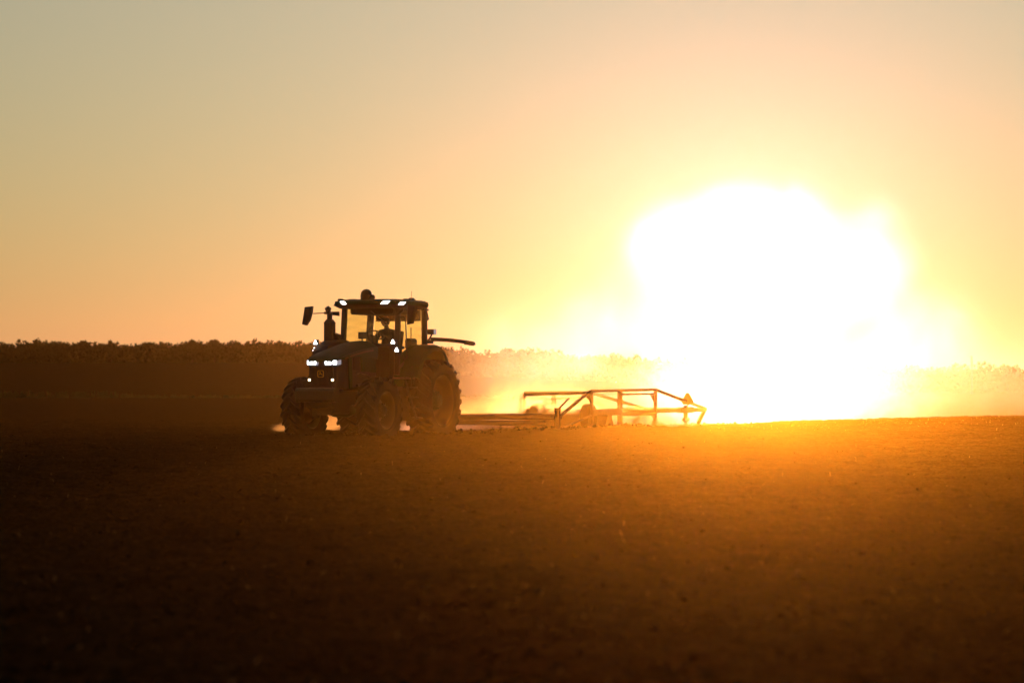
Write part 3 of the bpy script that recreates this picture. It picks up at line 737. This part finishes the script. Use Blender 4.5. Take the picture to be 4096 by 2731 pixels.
# cab
b = MB()
b.prism([(-0.1, 1.25), (1.55, 1.25), (1.7, 1.5), (1.62, 2.05), (1.35, 1.62), (0.4, 1.62), (-0.05, 2.05)], 1, -0.62, 0.62)
b.box((1.35, -0.62, 1.5), (1.66, 0.62, 2.28), 0.03)
cab = b.build('cab_body', M['black'], TR)
def pillar(p, q, w, d, up=(1, 0, 0)): MB().bar(p, q, w, d, up=up).build('cab_pillar', M['black'], TR)
for s in (1, -1):
    pillar((1.58, s * 0.80, 1.55), (1.47, s * 0.77, 3.28), 0.13, 0.12)
    off = 0.12 if s < 0 else 0.0; pillar((0.02 + off, s * 0.80, 2.05), (-0.06 + off, s * 0.75, 3.28), 0.12, 0.15 + off * 0.4)
    MB().bar((1.5, s * 0.79, 1.72), (0.1, s * 0.79, 2.28), 0.05, 0.08).bar((0.1, s * 0.79, 2.28), (-0.02, s * 0.79, 2.44), 0.05, 0.08).build('door_sill' if s > 0 else 'window_sill', M['black'], TR)
    gl = MB(); gl.prism([(1.49, 1.78), (1.42, 3.24), (0.0, 3.24), (0.07, 2.42), (0.14, 2.31)], 1, s * 0.775, s * 0.783); side = gl.build('side_window', M['glass'], TR)
    if s > 0:
        MB().bar((1.40, 0.80, 2.25), (1.25, 0.80, 2.25), 0.03, 0.05).build('door_handle', M['black'], side)
MB().bar((1.6, -0.75, 2.3), (1.6, 0.75, 2.3), 0.08, 0.06).build('cowl', M['black'], TR)
MB().loft([[(1.63, -0.70, 2.30), (1.64, -0.70, 2.30), (1.64, 0.70, 2.30), (1.63, 0.70, 2.30)], [(1.50, -0.70, 3.24), (1.51, -0.70, 3.24), (1.51, 0.70, 3.24), (1.50, 0.70, 3.24)]]).build('windscreen', M['glass'], TR)
MB().loft([[(0.00, -0.70, 2.15), (0.008, -0.70, 2.15), (0.008, 0.70, 2.15), (0.0, 0.70, 2.15)], [(-0.06, -0.68, 3.24), (-0.052, -0.68, 3.24), (-0.052, 0.68, 3.24), (-0.06, 0.68, 3.24)]]).build('rear_window', M['glass'], TR)
MB().box((-0.035, -0.66, 2.97), (-0.03, 0.66, 3.24)).build('sun_blind', M['blind'], TR)
MB().bar((-0.03, -0.66, 2.965), (-0.03, 0.66, 2.965), 0.02).build('blind_rail', M['black'], TR)
b = MB(); b.bar((0.0, -0.7, 2.12), (0.0, 0.7, 2.12), 0.06).box((0.0, -0.66, 1.9), (0.25, 0.66, 2.12)); b.build('rear_shelf', M['black'], TR)
MB().box((0.05, -0.62, 3.10), (1.45, 0.62, 3.26), 0.04).build('headliner', M['fabric'], TR)
# roof with chamfered corners
def roof_ring(x0, x1, w, c, z): return [(x0 + c, -w, z), (x1 - c, -w, z), (x1, -w + c * 1.2, z), (x1 + 0.03, 0, z), (x1, w - c * 1.2, z), (x1 - c, w, z), (x0 + c, w, z), (x0, w - c, z), (x0, -w + c, z)]
b = MB(); b.loft([roof_ring(-0.02, 1.70, 0.80, 0.14, 3.245), roof_ring(-0.13, 1.86, 0.90, 0.18, 3.29), roof_ring(-0.16, 1.93, 0.93, 0.2, 3.36), roof_ring(-0.13, 1.92, 0.92, 0.2, 3.43), roof_ring(0.0, 1.78, 0.80, 0.18, 3.475)])
roof = b.build('roof', M['green'], TR, smooth=20)
b = MB(); b.loft([roof_ring(-0.02, 1.76, 0.84, 0.16, 3.247), roof_ring(-0.05, 1.885, 0.915, 0.185, 3.30), roof_ring(-0.05, 1.94, 0.94, 0.2, 3.335)]); b.build('roof_skirt', M['black'], roof)
def work_light(c, u, n, w, h, slant, par=None):
    """slanted LED panel in the roof edge: c centre, u along, n outward"""
    u = np.array(u, float); n = np.array(n, float); u /= np.linalg.norm(u); n /= np.linalg.norm(n); z = np.array([0, 0, 1.0]); c = np.array(c, float)
    root = bpy.data.objects.new('work_light', None); COL.objects.link(root); root.parent = par or TR
    def quad(kw, kh, d0, d1):
        r = []
        for d in (d0, d1): r.append([c + u * (a * w * kw / 2 + slant * b_ * kh) + z * b_ * h * kh / 2 + n * d for a, b_ in ((-1, -1), (1, -1), (1, 1), (-1, 1))])
        return r
    MB().loft(quad(1.25, 1.25, -0.05, 0.01)).build('lamp_frame', M['black'], root); MB().loft(quad(1, 1, 0.008, 0.018)).build('led_panel', M['led'], root)
work_light((1.93, -0.56, 3.385), (0, 1, 0), (1, -0.12, 0), 0.12, 0.072, -0.03, roof)
work_light((1.95, 0.66, 3.38), (0, 1, 0), (1, 0.12, 0), 0.185, 0.076, 0.045, roof)
work_light((1.60, 0.94, 3.36), (-1, 0.12, 0), (0.25, 1, 0), 0.22, 0.072, 0.06, roof)
work_light((1.60, -0.94, 3.36), (-1, -0.12, 0), (0.25, -1, 0), 0.22, 0.072, 0.06, roof)
b = MB(); b.ball((1.74, 0, 3.60), 0.145, 18, (1.0, 1.0, 0.95)).lathe([(-0.16, 0.15), (-0.02, 0.152), (0.0, 0.145)], (1.74, 0, 3.60), axis=2, n=20).box((1.60, -0.02, 3.47), (1.88, 0.18, 3.58), 0.04)
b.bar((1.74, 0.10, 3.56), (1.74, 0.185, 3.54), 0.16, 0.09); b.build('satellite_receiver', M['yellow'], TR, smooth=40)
b = MB(); b.loft([[(0.42 + a * k, 0.62 + c * k, z) for a, c in ((-.13, -.08), (.13, -.08), (.13, .08), (-.13, .08))] for k, z in ((1, 3.45), (0.8, 3.50), (0.4, 3.545))]); b.tube([(0.42, 0.62, 3.54), (0.42, 0.62, 3.72)], 0.006, 6)
b.build('radio_antenna', M['black'], TR)
for lo_, hi_ in (((1.72, -0.78, 3.44), (1.84, -0.66, 3.495)), ((1.6, -0.5, 3.45), (1.8, -0.3, 3.485)), ((0.75, 0.6, 3.44), (0.87, 0.72, 3.51)), ((-0.02, 0.75, 3.43), (0.03, 0.8, 3.47))):
    MB().box(lo_, hi_, 0.02).build('roof_knob', M['black'], TR)
b = MB(); b.bar((0.0, 0.86, 3.24), (0.25, 0.86, 3.24), 0.1, 0.05); b.bar((-0.1, 0.78, 3.18), (-0.16, 0.80, 2.98), 0.05, 0.1); b.build('rear_bracket', M['black'], TR)
# mirrors
def mirror(side, base, arm_end, head):
    root = bpy.data.objects.new('side_mirror', None); COL.objects.link(root); root.parent = TR
    m_ = MB(); m_.loft([[(base[0], base[1], base[2] - 0.06), (base[0] + 0.05, base[1], base[2] - 0.06), (base[0] + 0.05, base[1], base[2] + 0.055), (base[0], base[1], base[2] + 0.055)],
                        [(arm_end[0], arm_end[1], arm_end[2] - 0.03), (arm_end[0] + 0.04, arm_end[1], arm_end[2] - 0.03), (arm_end[0] + 0.04, arm_end[1], arm_end[2] + 0.03), (arm_end[0], arm_end[1], arm_end[2] + 0.03)]])
    hc = np.mean([h[:3] for h in head], 0); m_.tube([arm_end, (arm_end[0] + 0.02, hc[1], arm_end[2] - 0.01)], 0.013, 8); m_.build('mirror_arm', M['black'], root)
    n = np.array([0.12, 0, 0]); h = [np.array(p, float) for p in head]; c = sum(h) / len(h)
    MB().loft([[p for p in h], [p + n * 0.8 for p in h], [c + (p - c) * 0.72 + n * 1.25 for p in h]]).build('mirror_head', M['black'], root, smooth=25)
    MB().loft([[c + (p - c) * 0.92 + np.array([-0.004, 0, 0]) for p in h], [c + (p - c) * 0.92 + np.array([0.004, 0, 0]) for p in h]]).build('mirror_glass', M['mirror'], root)
mirror(-1, (1.62, -0.84, 3.12), (1.72, -1.22, 3.14), [(1.95, -1.63, 3.29), (1.95, -1.42, 3.31), (1.95, -1.44, 3.15), (1.95, -1.50, 2.95), (1.95, -1.60, 2.82), (1.95, -1.71, 2.85)])
mirror(1, (1.60, 0.84, 3.10), (1.72, 1.06, 3.19), [(1.95, 1.33, 3.31), (1.95, 1.58, 3.29), (1.95, 1.52, 3.02), (1.95, 1.465, 2.84), (1.95, 1.32, 2.81)])
# exhaust stack and its base on the right
b = MB(); b.box((2.10, -0.92, 2.36), (2.34, -0.68, 2.86), 0.03)
b.loft([[(2.10 + k, -0.92 + k, z), (2.34 - k, -0.92 + k, z), (2.34 - k, -0.68 - k, z), (2.10 + k, -0.68 - k, z)] for k, z in ((0, 2.86), (0.055, 2.96))])
b.tube([(2.22, -0.80, 2.94), (2.22, -0.80, 3.12), (2.24, -0.82, 3.2), (2.28, -0.86, 3.27)], [0.072, 0.072, 0.085, 0.06], 14)
b.prism([(-0.92, 2.3), (-0.48, 2.3), (-0.52, 2.44), (-0.60, 2.58), (-0.70, 2.62), (-0.92, 2.62)], 0, 2.02, 2.2); b.build('exhaust_stack', M['black'], TR, smooth=30)
b = MB(); b.loft([[(x, -0.90, z0), (x, -0.50, z0), (x, -0.50, z1 - 0.02), (x, -0.62, z1), (x, -0.84, z1), (x, -0.90, z1 - 0.05)] for x, z0, z1 in ((1.75, 1.6, 2.44), (2.05, 1.6, 2.46), (2.5, 1.6, 2.40), (2.85, 1.7, 2.28), (2.95, 1.8, 2.16))]); b.build('exhaust_box', M['black'], TR, smooth=25)
# lamps on the hood sides and handrail
def rail_lamp(c, hi, lit=True, n=(1, 0.12, 0)):
    root = bpy.data.objects.new('rail_lamp', None); COL.objects.link(root); root.parent = TR
    m_ = MB(); m_.box((c[0] - 0.10, c[1] - 0.06, c[2] - 0.075), (c[0] - 0.005, c[1] + 0.06, c[2] + 0.075), 0.02).bar((c[0] - 0.06, c[1], c[2] - 0.07), (c[0] - 0.08, c[1] * 0.98, c[2] - 0.18), 0.03); m_.build('lamp_body', M['black'], root)
    if not lit: return
    m_ = MB()
    for dy, dz in ((0, 0.034), (-0.03, -0.022), (0.03, -0.022)): m_.lathe([(0, 0.023), (0.012, 0.023), (0.014, 0.001)], (c[0] - 0.006, c[1] + dy, c[2] + dz), axis=0, n=12)
    m_.build('led_cluster', M['led'], root)
rail_lamp((1.62, 0.70, 2.385), True); rail_lamp((1.72, 0.86, 2.18), True); rail_lamp((2.86, -0.86, 2.36), True); rail_lamp((2.86, -0.88, 2.18), False)
b = MB(); b.tube([(1.50, 0.84, 3.02), (1.50, 0.97, 3.02), (1.49, 1.0, 2.98), (1.42, 1.0, 1.98), (1.44, 0.9, 1.92)], 0.017, 8); b.build('handrail', M['black'], TR, smooth=60)
b = MB(); b.tube([(1.30, 1.06, 1.25), (1.28, 1.08, 1.75), (1.12, 1.06, 1.82), (1.02, 1.02, 1.75), (1.0, 0.98, 1.3)], 0.016, 8); b.build('step_rail', M['black'], TR, smooth=60)
b = MB(); b.box((1.0, 0.70, 1.44), (1.62, 1.02, 1.49)); b.build('platform', M['steel'], TR)
# text on the cab side below the door
def flat_text(body, size, mat, parent, mtx):
    cu = bpy.data.curves.new('lettering', 'FONT'); cu.body = body; cu.size = size; cu.extrude = 0.001; cu.materials.append(mat)
    t = bpy.data.objects.new('lettering', cu); COL.objects.link(t)
    dg = bpy.context.evaluated_depsgraph_get(); dg.update(); me = bpy.data.meshes.new_from_object(t.evaluated_get(dg)); bpy.data.objects.remove(t)
    o = bpy.data.objects.new('lettering', me); COL.objects.link(o); o.parent = parent; o.matrix_local = mtx; return o
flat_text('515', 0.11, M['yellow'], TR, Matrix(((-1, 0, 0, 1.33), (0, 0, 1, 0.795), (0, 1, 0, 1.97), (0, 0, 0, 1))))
MB().prism([(1.46, 1.62), (1.46, 1.92), (1.15, 2.14), (0.25, 2.30), (0.2, 2.2), (1.0, 1.62)], 1, 0.775, 0.79).build('door_panel', M['green'], TR)
# rear lamp and width-marker arm on the left
b = MB(); b.box((-0.14, 0.88, 2.60), (0.02, 1.06, 2.74), 0.03).bar((-0.06, 0.97, 2.6), (-0.05, 0.90, 2.48), 0.04).bar((-0.05, 0.90, 2.48), (-0.05, 0.84, 2.40), 0.05); o = b.build('rear_lamp', M['black'], TR)
MB().prism([(-0.13, 2.61), (0.01, 2.61), (0.01, 2.73), (-0.13, 2.73)], 1, 1.061, 1.072).build('led_panel', M['led_dim'], o)
b = MB(); rings = []
for t in np.linspace(0, 1, 9):
    y = 0.93 + 1.22 * t; zc = 2.475 - 0.11 * t ** 1.8; hh = 0.052 - 0.004 * t
    rings.append([(-0.12, y, zc - hh), (-0.06, y, zc - hh), (-0.06, y, zc + hh), (-0.12, y, zc + hh)])
b.loft(rings); b.box((-0.12, 0.84, 2.36), (-0.02, 0.99, 2.45), 0.02); b.prism([(1.90, 2.335), (2.15, 2.30), (2.20, 2.335), (2.17, 2.40), (1.95, 2.43)], 0, -0.135, -0.045); b.build('marker_arm', M['black'], TR)
# wiper, seat, wheel, console, screen
b = MB(); b.bar((1.545, 0.02, 3.18), (1.60, 0.53, 2.83), 0.026, 0.018); b.build('wiper', M['black'], TR)
b = MB(); b.box((0.20, -0.26, 2.00), (0.75, 0.26, 2.13), 0.05).bar((0.26, 0, 2.1), (0.12, 0, 2.68), 0.46, 0.12, up=(1, 0, 0)).box((0.3, -0.36, 2.22), (0.66, -0.27, 2.30), 0.02).box((0.3, 0.27, 2.22), (0.66, 0.36, 2.30), 0.02).box((0.3, -0.2, 1.62), (0.65, 0.2, 2.0)); b.build('seat', M['fabric'], TR)
b = MB(); b.bar((1.42, 0, 1.9), (1.22, 0, 2.52), 0.14, 0.1); b.box((1.32, -0.22, 2.20), (1.5, 0.22, 2.36), 0.04); b.build('steering_column', M['black'], TR)
sw = MB(); c0 = np.array([1.185, 0, 2.575]); nrm = np.array([-0.55, 0, 0.83]); ux = np.array([0.83, 0, 0.55]); uy = np.array([0, 1.0, 0])
ring = [c0 + 0.20 * (math.cos(a) * ux + math.sin(a) * uy) for a in np.linspace(0, 2 * math.pi, 25)]
sw.tube(ring, 0.017, 8)
for a in (0.5, 2.6, 4.7): sw.bar(c0 - nrm * 0.03, c0 + 0.195 * (math.cos(a) * ux + math.sin(a) * uy), 0.03, 0.02)
sw.tube([c0 - nrm * 0.08, c0], 0.04, 10); sw.build('steering_wheel', M['black'], TR, smooth=50)
b = MB(); b.box((0.15, -0.62, 1.7), (1.0, -0.42, 2.30), 0.05).bar((0.95, -0.52, 2.28), (1.0, -0.52, 2.5), 0.03); b.build('side_console', M['black'], TR)
b = MB(); b.box((0.98, -0.62, 2.48), (1.02, -0.38, 2.66), 0.015); b.build('display_screen', M['black'], TR)
b = MB(); b.box((0.1, 0.45, 2.2), (0.45, 0.62, 2.5), 0.05); b.tube([(0.25, 0.52, 2.5), (0.25, 0.52, 2.78)], 0.014, 6); b.build('door_side_box', M['black'], TR)

# ------------------------------------------------------------------ the driver
def skin_body(name, nodes, edges, mat, parent, sub=2):
    me = bpy.data.meshes.new(name); me.from_pydata([n[:3] for n in nodes], edges, []); me.update()
    o = bpy.data.objects.new(name, me); COL.objects.link(o)
    if parent: o.parent = parent
    md = o.modifiers.new('skin', 'SKIN'); md.use_smooth_shade = True
    sv = me.skin_vertices[0].data
    for i, n in enumerate(nodes):
        r = n[3]; sv[i].radius = (r, n[4] if len(n) > 4 else r); sv[i].use_root = (i == 0)
    sb = o.modifiers.new('smooth', 'SUBSURF'); sb.levels = sub; sb.render_levels = sub
    dg = bpy.context.evaluated_depsgraph_get(); dg.update()
    me2 = bpy.data.meshes.new_from_object(o.evaluated_get(dg)); o.modifiers.clear(); o.data = me2; me2.name = name
    me2.materials.clear(); me2.materials.append(mat); me2.polygons.foreach_set('use_smooth', np.ones(len(me2.polygons), bool))
    return o
PR = root_at('person', *(TR.location + Vector((0, 0, 0))), -(90 + HEAD))
tag(PR, 'driver in a peaked cap sitting in the tractor cab, holding the steering wheel', 'person')
nd = [(0.42, 0, 2.20, .16, .13), (0.38, 0, 2.36, .15, .12), (0.36, 0, 2.52, .17, .12), (0.37, 0, 2.66, .18, .11), (0.39, 0, 2.74, .075, .07), (0.42, 0, 2.81, .058, .058), (0.44, 0, 2.88, .07, .075)]
ed = [(0, 1), (1, 2), (2, 3), (3, 4), (4, 5), (5, 6)]
for s in (1, -1):
    b0 = len(nd)
    nd += [(0.38, s * 0.19, 2.66, .075, .075), (0.44, s * 0.26, 2.50, .058, .056), (0.58, s * 0.27, 2.385, .048, .046), (0.82, s * 0.21, 2.50, .038, .036), (0.98, s * 0.185, 2.555, .03, .026), (1.05, s * 0.18, 2.565, .034, .018)]
    ed += [(3, b0), (b0, b0 + 1), (b0 + 1, b0 + 2), (b0 + 2, b0 + 3), (b0 + 3, b0 + 4), (b0 + 4, b0 + 5)]
    for q, (dy, ln) in enumerate(((-0.026, 0.062), (-0.009, 0.072), (0.008, 0.068), (0.025, 0.055))):
        k0 = len(nd); nd += [(1.085, s * 0.18 + dy, 2.58, .010), (1.085 + ln * 0.55, s * 0.18 + dy, 2.583, .009), (1.085 + ln * 0.75, s * 0.18 + dy, 2.555, .008)]
        ed += [(b0 + 5, k0), (k0, k0 + 1), (k0 + 1, k0 + 2)]
    k0 = len(nd); nd += [(1.03, s * 0.18 - s * 0.04, 2.55, .011), (1.07, s * 0.18 - s * 0.055, 2.535, .009)]; ed += [(b0 + 4, k0), (k0, k0 + 1)]
    l0 = len(nd); nd += [(0.46, s * 0.10, 2.17, .10, .09), (0.88, s * 0.15, 2.18, .078, .072), (1.02, s * 0.15, 1.92, .058, .055), (1.06, s * 0.15, 1.72, .045, .042), (1.20, s * 0.15, 1.68, .04, .03)]
    ed += [(0, l0), (l0, l0 + 1), (l0 + 1, l0 + 2), (l0 + 2, l0 + 3), (l0 + 3, l0 + 4)]
DX = 0.22
nd = [(n[0] + (DX if True else 0) * (1.0 if n[0] < 0.6 else max(0.0, (1.05 - n[0]) / 0.45) * 1.0), *n[1:]) for n in nd]
body = skin_body('body', nd, ed, M['cloth'], PR)
hd = MB(); HX, HZ = 0.665, 2.915
hd.ball((HX, 0, HZ), 0.105, 22, (1.0, 0.80, 1.18))
hv_ = []
for x, y, z in hd.v:
    dx, dy, dz = x - HX, y, z - HZ
    face = max(0, dx) / 0.105
    if dz < -0.04: x -= 0.015 * face; y *= 0.86                                    # jaw narrows
    if dx > 0.03 and -0.125 < dz < -0.08: x += 0.018 * face                         # chin
    if dx > 0.05 and abs(dy) < 0.022 and -0.035 < dz < 0.02: x += 0.026 * (1 - abs(dy) / 0.03) * (1 - (dz + 0.035) / 0.075)   # nose
    if dx > 0.05 and abs(abs(dy) - 0.035) < 0.018 and 0.0 < dz < 0.03: x -= 0.010    # eye sockets
    if dx > 0.05 and abs(dy) < 0.03 and -0.075 < dz < -0.05: x += 0.008               # lips
    hv_.append((x, y, z))
hd.v = hv_
head = hd.build('head', M['skin'], PR, smooth=70)
for s in (1, -1):
    MB().ball((HX - 0.005, s * 0.086, HZ - 0.005), 0.032, 10, (0.7, 0.35, 1.0)).build('ear', M['skin'], head, smooth=60)
    MB().ball((HX + 0.088, s * 0.034, HZ + 0.012), 0.011, 8).build('eye', M['hair'], head, smooth=60)
b = MB(); b.lathe([(-0.055, 0.096), (-0.02, 0.106), (0.03, 0.108)], (0, 0, 0), axis=2, n=20, a0=R(70), a1=R(290))
b.v = [(HX - 0.005 + x, y * 0.82, HZ + z) for x, y, z in b.v]; b.build('hair', M['hair'], head, smooth=60)
b = MB(); b.lathe([(0.03, 0.114), (0.075, 0.112), (0.115, 0.092), (0.138, 0.05), (0.144, 0.002)], (0, 0, 0), axis=2, n=24)
b.v = [(HX + x, y * 0.84, HZ + z) for x, y, z in b.v]
rings = []
for t in np.linspace(0, 1, 5):
    x = HX + 0.085 + 0.10 * t; wv_ = 0.078 * math.sqrt(max(0.05, 1 - (t * 0.93) ** 2)); z = HZ + 0.045 - 0.025 * t
    rings.append([(x, -wv_, z - 0.012), (x, 0, z), (x, wv_, z - 0.012), (x, wv_, z - 0.018), (x, 0, z - 0.008), (x, -wv_, z - 0.018)])
b.loft(rings); b.build('cap', M['fabric'], head, smooth=50)
hp_ = Vector((HX - 0.02, 0, HZ)); head.matrix_local = Matrix.Translation(hp_) @ Matrix.Rotation(R(-58), 4, 'Z') @ Matrix.Translation(-hp_)   # looks over to his right
nk = MB(); nk.tube([(0.60, 0, 2.72), (0.63, 0, 2.80), (0.655, 0, 2.87)], [0.065, 0.055, 0.055], 14); nk.build('neck', M['skin'], PR, smooth=60)

# ------------------------------------------------------------------ the trailed land leveller
IM = root_at('land_leveller', -2.995, 63.30, 0, -(90 + HEAD))
tag(IM, 'long steel frame land leveller trailing behind the tractor in the dust', 'farm implement')
def bars(name, items, mat=None, par=IM, smooth=0):
    m_ = MB()
    for it in items:
        if it[0] == 'b': m_.bar(it[1], it[2], *it[3:])
        elif it[0] == 't': m_.tube([it[1], it[2]], it[3], 12)
        elif it[0] == 'x': m_.box(it[1], it[2], it[3] if len(it) > 3 else 0)
        elif it[0] == 'p': m_.prism(it[1], it[2], it[3], it[4])
    return m_.build(name, mat or M['rust'], par, smooth)
M['rust'] = paint('worn_implement_paint', (0.10, 0.035, 0.018), 0.6, var=0.35, scale=3, dust=0.2, bump=0.15)
def truss(y, ztop, posts, near=True):
    t = bpy.data.objects.new('truss', None); COL.objects.link(t); t.parent = IM
    def B(name, items): return bars(name, items, None, t)
    x1, x2, x3 = posts; zt = ztop
    B('top_rail', [('b', (x1 + (0.1 if near else -0.02), y, zt - 0.035), (x3 - 0.12, y, zt - 0.005), 0.09, 0.085)])
    if near: B('front_brace', [('b', (x1 + 0.12, y, zt - 0.03), (-6.28, y, 0.40), 0.08, 0.085)])
    B('rear_brace', [('b', (x3 - 0.1, y, zt - 0.02), (-18.25, y, 0.50), 0.08, 0.085)])
    B('post', [('b', (x1, y, zt - 0.02), (x1, y, 0.10), 0.07, 0.085, (0, 1, 0))])
    B('post', [('b', (x2, y, zt - 0.02), (x2, y, 0.08), 0.09, 0.15, (0, 1, 0))])
    B('post', [('b', (x3, y, zt - 0.02), (x3, y, 0.08), 0.07, 0.10, (0, 1, 0))])
    if near:
        B('gusset', [('p', [(x1 + 0.04, zt - 0.09), (x1 + 0.42, zt - 0.14), (x1 + 0.04, zt - 0.42)], 1, y - 0.012, y + 0.012)])
        B('gusset', [('p', [(x2 + 0.07, 0.70), (x2 + 0.07, 0.44), (x2 + 0.36, 0.44), (x2 + 0.36, 0.50)], 1, y - 0.012, y + 0.012)])
        B('gusset', [('p', [(x3 + 0.05, zt - 0.17), (x3 + 0.42, zt - 0.18), (x3 + 0.05, zt - 0.42)], 1, y - 0.012, y + 0.012)])
        B('gusset', [('p', [(x3 + 0.05, 0.20), (x3 + 0.40, 0.36), (x3 + 0.05, 0.36)], 1, y - 0.012, y + 0.012)])
    B('lower_rail', [('b', (x1, y, 0.48), (x2, y, 0.48), 0.10, 0.20), ('b', (x2, y, 0.40), (x3, y, 0.385), 0.08, 0.10)])
    B('upper_tie', [('b', (x2, y, zt - 0.14), (x3, y, zt - 0.14), 0.05, 0.055)])
    B('rear_rail', [('b', (x3, y, 0.47), (-18.2, y, 0.47), 0.10, 0.12)])
    B('rear_leg', [('b', (-18.25, y, 0.50), (-17.55, y, 0.05), 0.09, 0.12)])
    if near: B('low_brace', [('b', (x1, y, 0.40), (-6.4, y, 0.06), 0.05, 0.05)])
    B('foot', [('x', (x1 - 0.15, y - 0.08, -0.02), (x1 + 0.15, y + 0.08, 0.10))])
    for xx in (x2, x3): B('foot', [('p', [(xx - 0.27, 0.0), (xx + 0.27, 0.0), (xx + 0.09, 0.17), (xx - 0.09, 0.17)], 1, y - 0.05, y + 0.05)])
    return t
truss(1.9, 1.14, (-8.62, -10.8, -13.72))
truss(-0.25, 1.03, (-8.62, -10.8, -13.72), near=False)
bars('drawbar', [('t', (-1.45, 0.1, 0.42), (-6.2, 1.35, 0.40), 0.085), ('t', (-1.45, 0.1, 0.30), (-6.2, 1.45, 0.20), 0.07), ('b', (-5.4, 1.05, 0.40), (-6.3, 1.9, 0.40), 0.14, 0.14), ('b', (-5.4, 1.05, 0.40), (-6.3, -0.25, 0.40), 0.14, 0.14)])
bars('front_beam', [('b', (-6.15, -0.4, 0.38), (-6.15, 2.0, 0.38), 0.12, 0.12), ('b', (-6.12, 1.9, 0.60), (-6.12, 1.9, 0.02), 0.12, 0.14, (0, 1, 0))])
bars('crank_lever', [('b', (-6.12, 1.9, 0.58), (-6.94, 1.9, 0.91), 0.04, 0.055), ('x', (-6.22, 1.84, 0.5), (-6.02, 1.96, 0.64))])
bars('levelling_blade', [('p', [(-9.9, 0.05), (-10.1, 0.40), (-10.3, 0.52), (-10.5, 0.52), (-10.4, 0.3), (-10.6, 0.05)], 1, -0.2, 1.8)])
for x, z in ((-8.62, 1.06), (-10.8, 0.5), (-13.72, 0.46), (-18.15, 0.48)): bars('cross_tube', [('t', (x, -0.25, z), (x, 1.9, z), 0.05)])
def imp_wheel(x, y, r):
    w_ = bpy.data.objects.new('transport_wheel', None); COL.objects.link(w_); w_.parent = IM; w_.location = (x, y, r - 0.02)
    MB().lathe([(-0.1, r * 0.55), (-0.14, r * 0.7), (-0.13, r * 0.93), (-0.08, r), (0.08, r), (0.13, r * 0.93), (0.14, r * 0.7), (0.1, r * 0.55)], (0, 0, 0), n=32).build('tyre', M['rubber'], w_, smooth=40)
    MB().lathe([(0.1, r * 0.57), (0.06, r * 0.5), (0.0, r * 0.4), (0.03, r * 0.15), (0.05, 0.01)], (0, 0, 0), n=24).build('rim', M['rust'], w_, smooth=40)
imp_wheel(-9.05, 1.62, 0.38); imp_wheel(-9.05, -0.02, 0.38)
bars('lamp_post', [('b', (-16.4, 1.9, 0.62), (-16.4, 1.9, 0.06), 0.08, 0.12, (0, 1, 0)), ('x', (-16.95, 1.83, 0.39), (-15.85, 1.97, 0.57)), ('x', (-16.65, 1.85, 0.12), (-16.2, 1.95, 0.22))])
mb = MB()
tri = [(1.98, 1.02), (1.90, 1.02), (1.74, 0.75), (1.79, 0.65), (2.09, 0.65), (2.14, 0.75)]
mb.prism(tri, 0, -16.50, -16.44); mb.bar((-16.46, 1.98, 0.68), (-16.42, 1.92, 0.55), 0.04)
mb.build('warning_triangle', paint('warning_orange', (0.5, 0.10, 0.02), 0.5), IM)

# churned soil heaped beside the implement and behind the wheels
rs_ = np.random.RandomState(21); cos = []; fcs = []; bb = 0
ico = bmesh.new(); bmesh.ops.create_icosphere(ico, subdivisions=1, radius=1)
bv = np.array([v.co[:] for v in ico.verts]); bf = np.array([[v.index for v in f.verts] for f in ico.faces]); ico.free()
mw = np.array(Matrix.Rotation(R(-(90 + HEAD)), 3, 'Z'))
for i in range(2600):
    if rs_.rand() < 0.65:
        lx = rs_.uniform(-20, -1.0); ly = rs_.normal(2.0 if rs_.rand() < 0.6 else 1.0, 0.35)
    else:
        lx = rs_.uniform(-1.5, 4.2); ly = rs_.choice([-1, 1]) * rs_.normal(1.0, 0.35)
    p = mw @ np.array([lx, ly, 0]) + np.array([-2.995, 63.30, 0]); s = 0.015 + 0.05 * rs_.rand() ** 3
    c = bv * (1 + 0.4 * (rs_.rand(len(bv), 1) - 0.5)) * s + np.array([p[0], p[1], gz(p[0], p[1]) + s * 0.3]); cos.append(c); fcs.append(bf + bb); bb += len(bv)
o = mesh_np('soil_clods', np.concatenate(cos), np.concatenate(fcs), M['soil']); tag(o, 'larger clods turned up by the tractor wheels and the implement', kind='stuff')
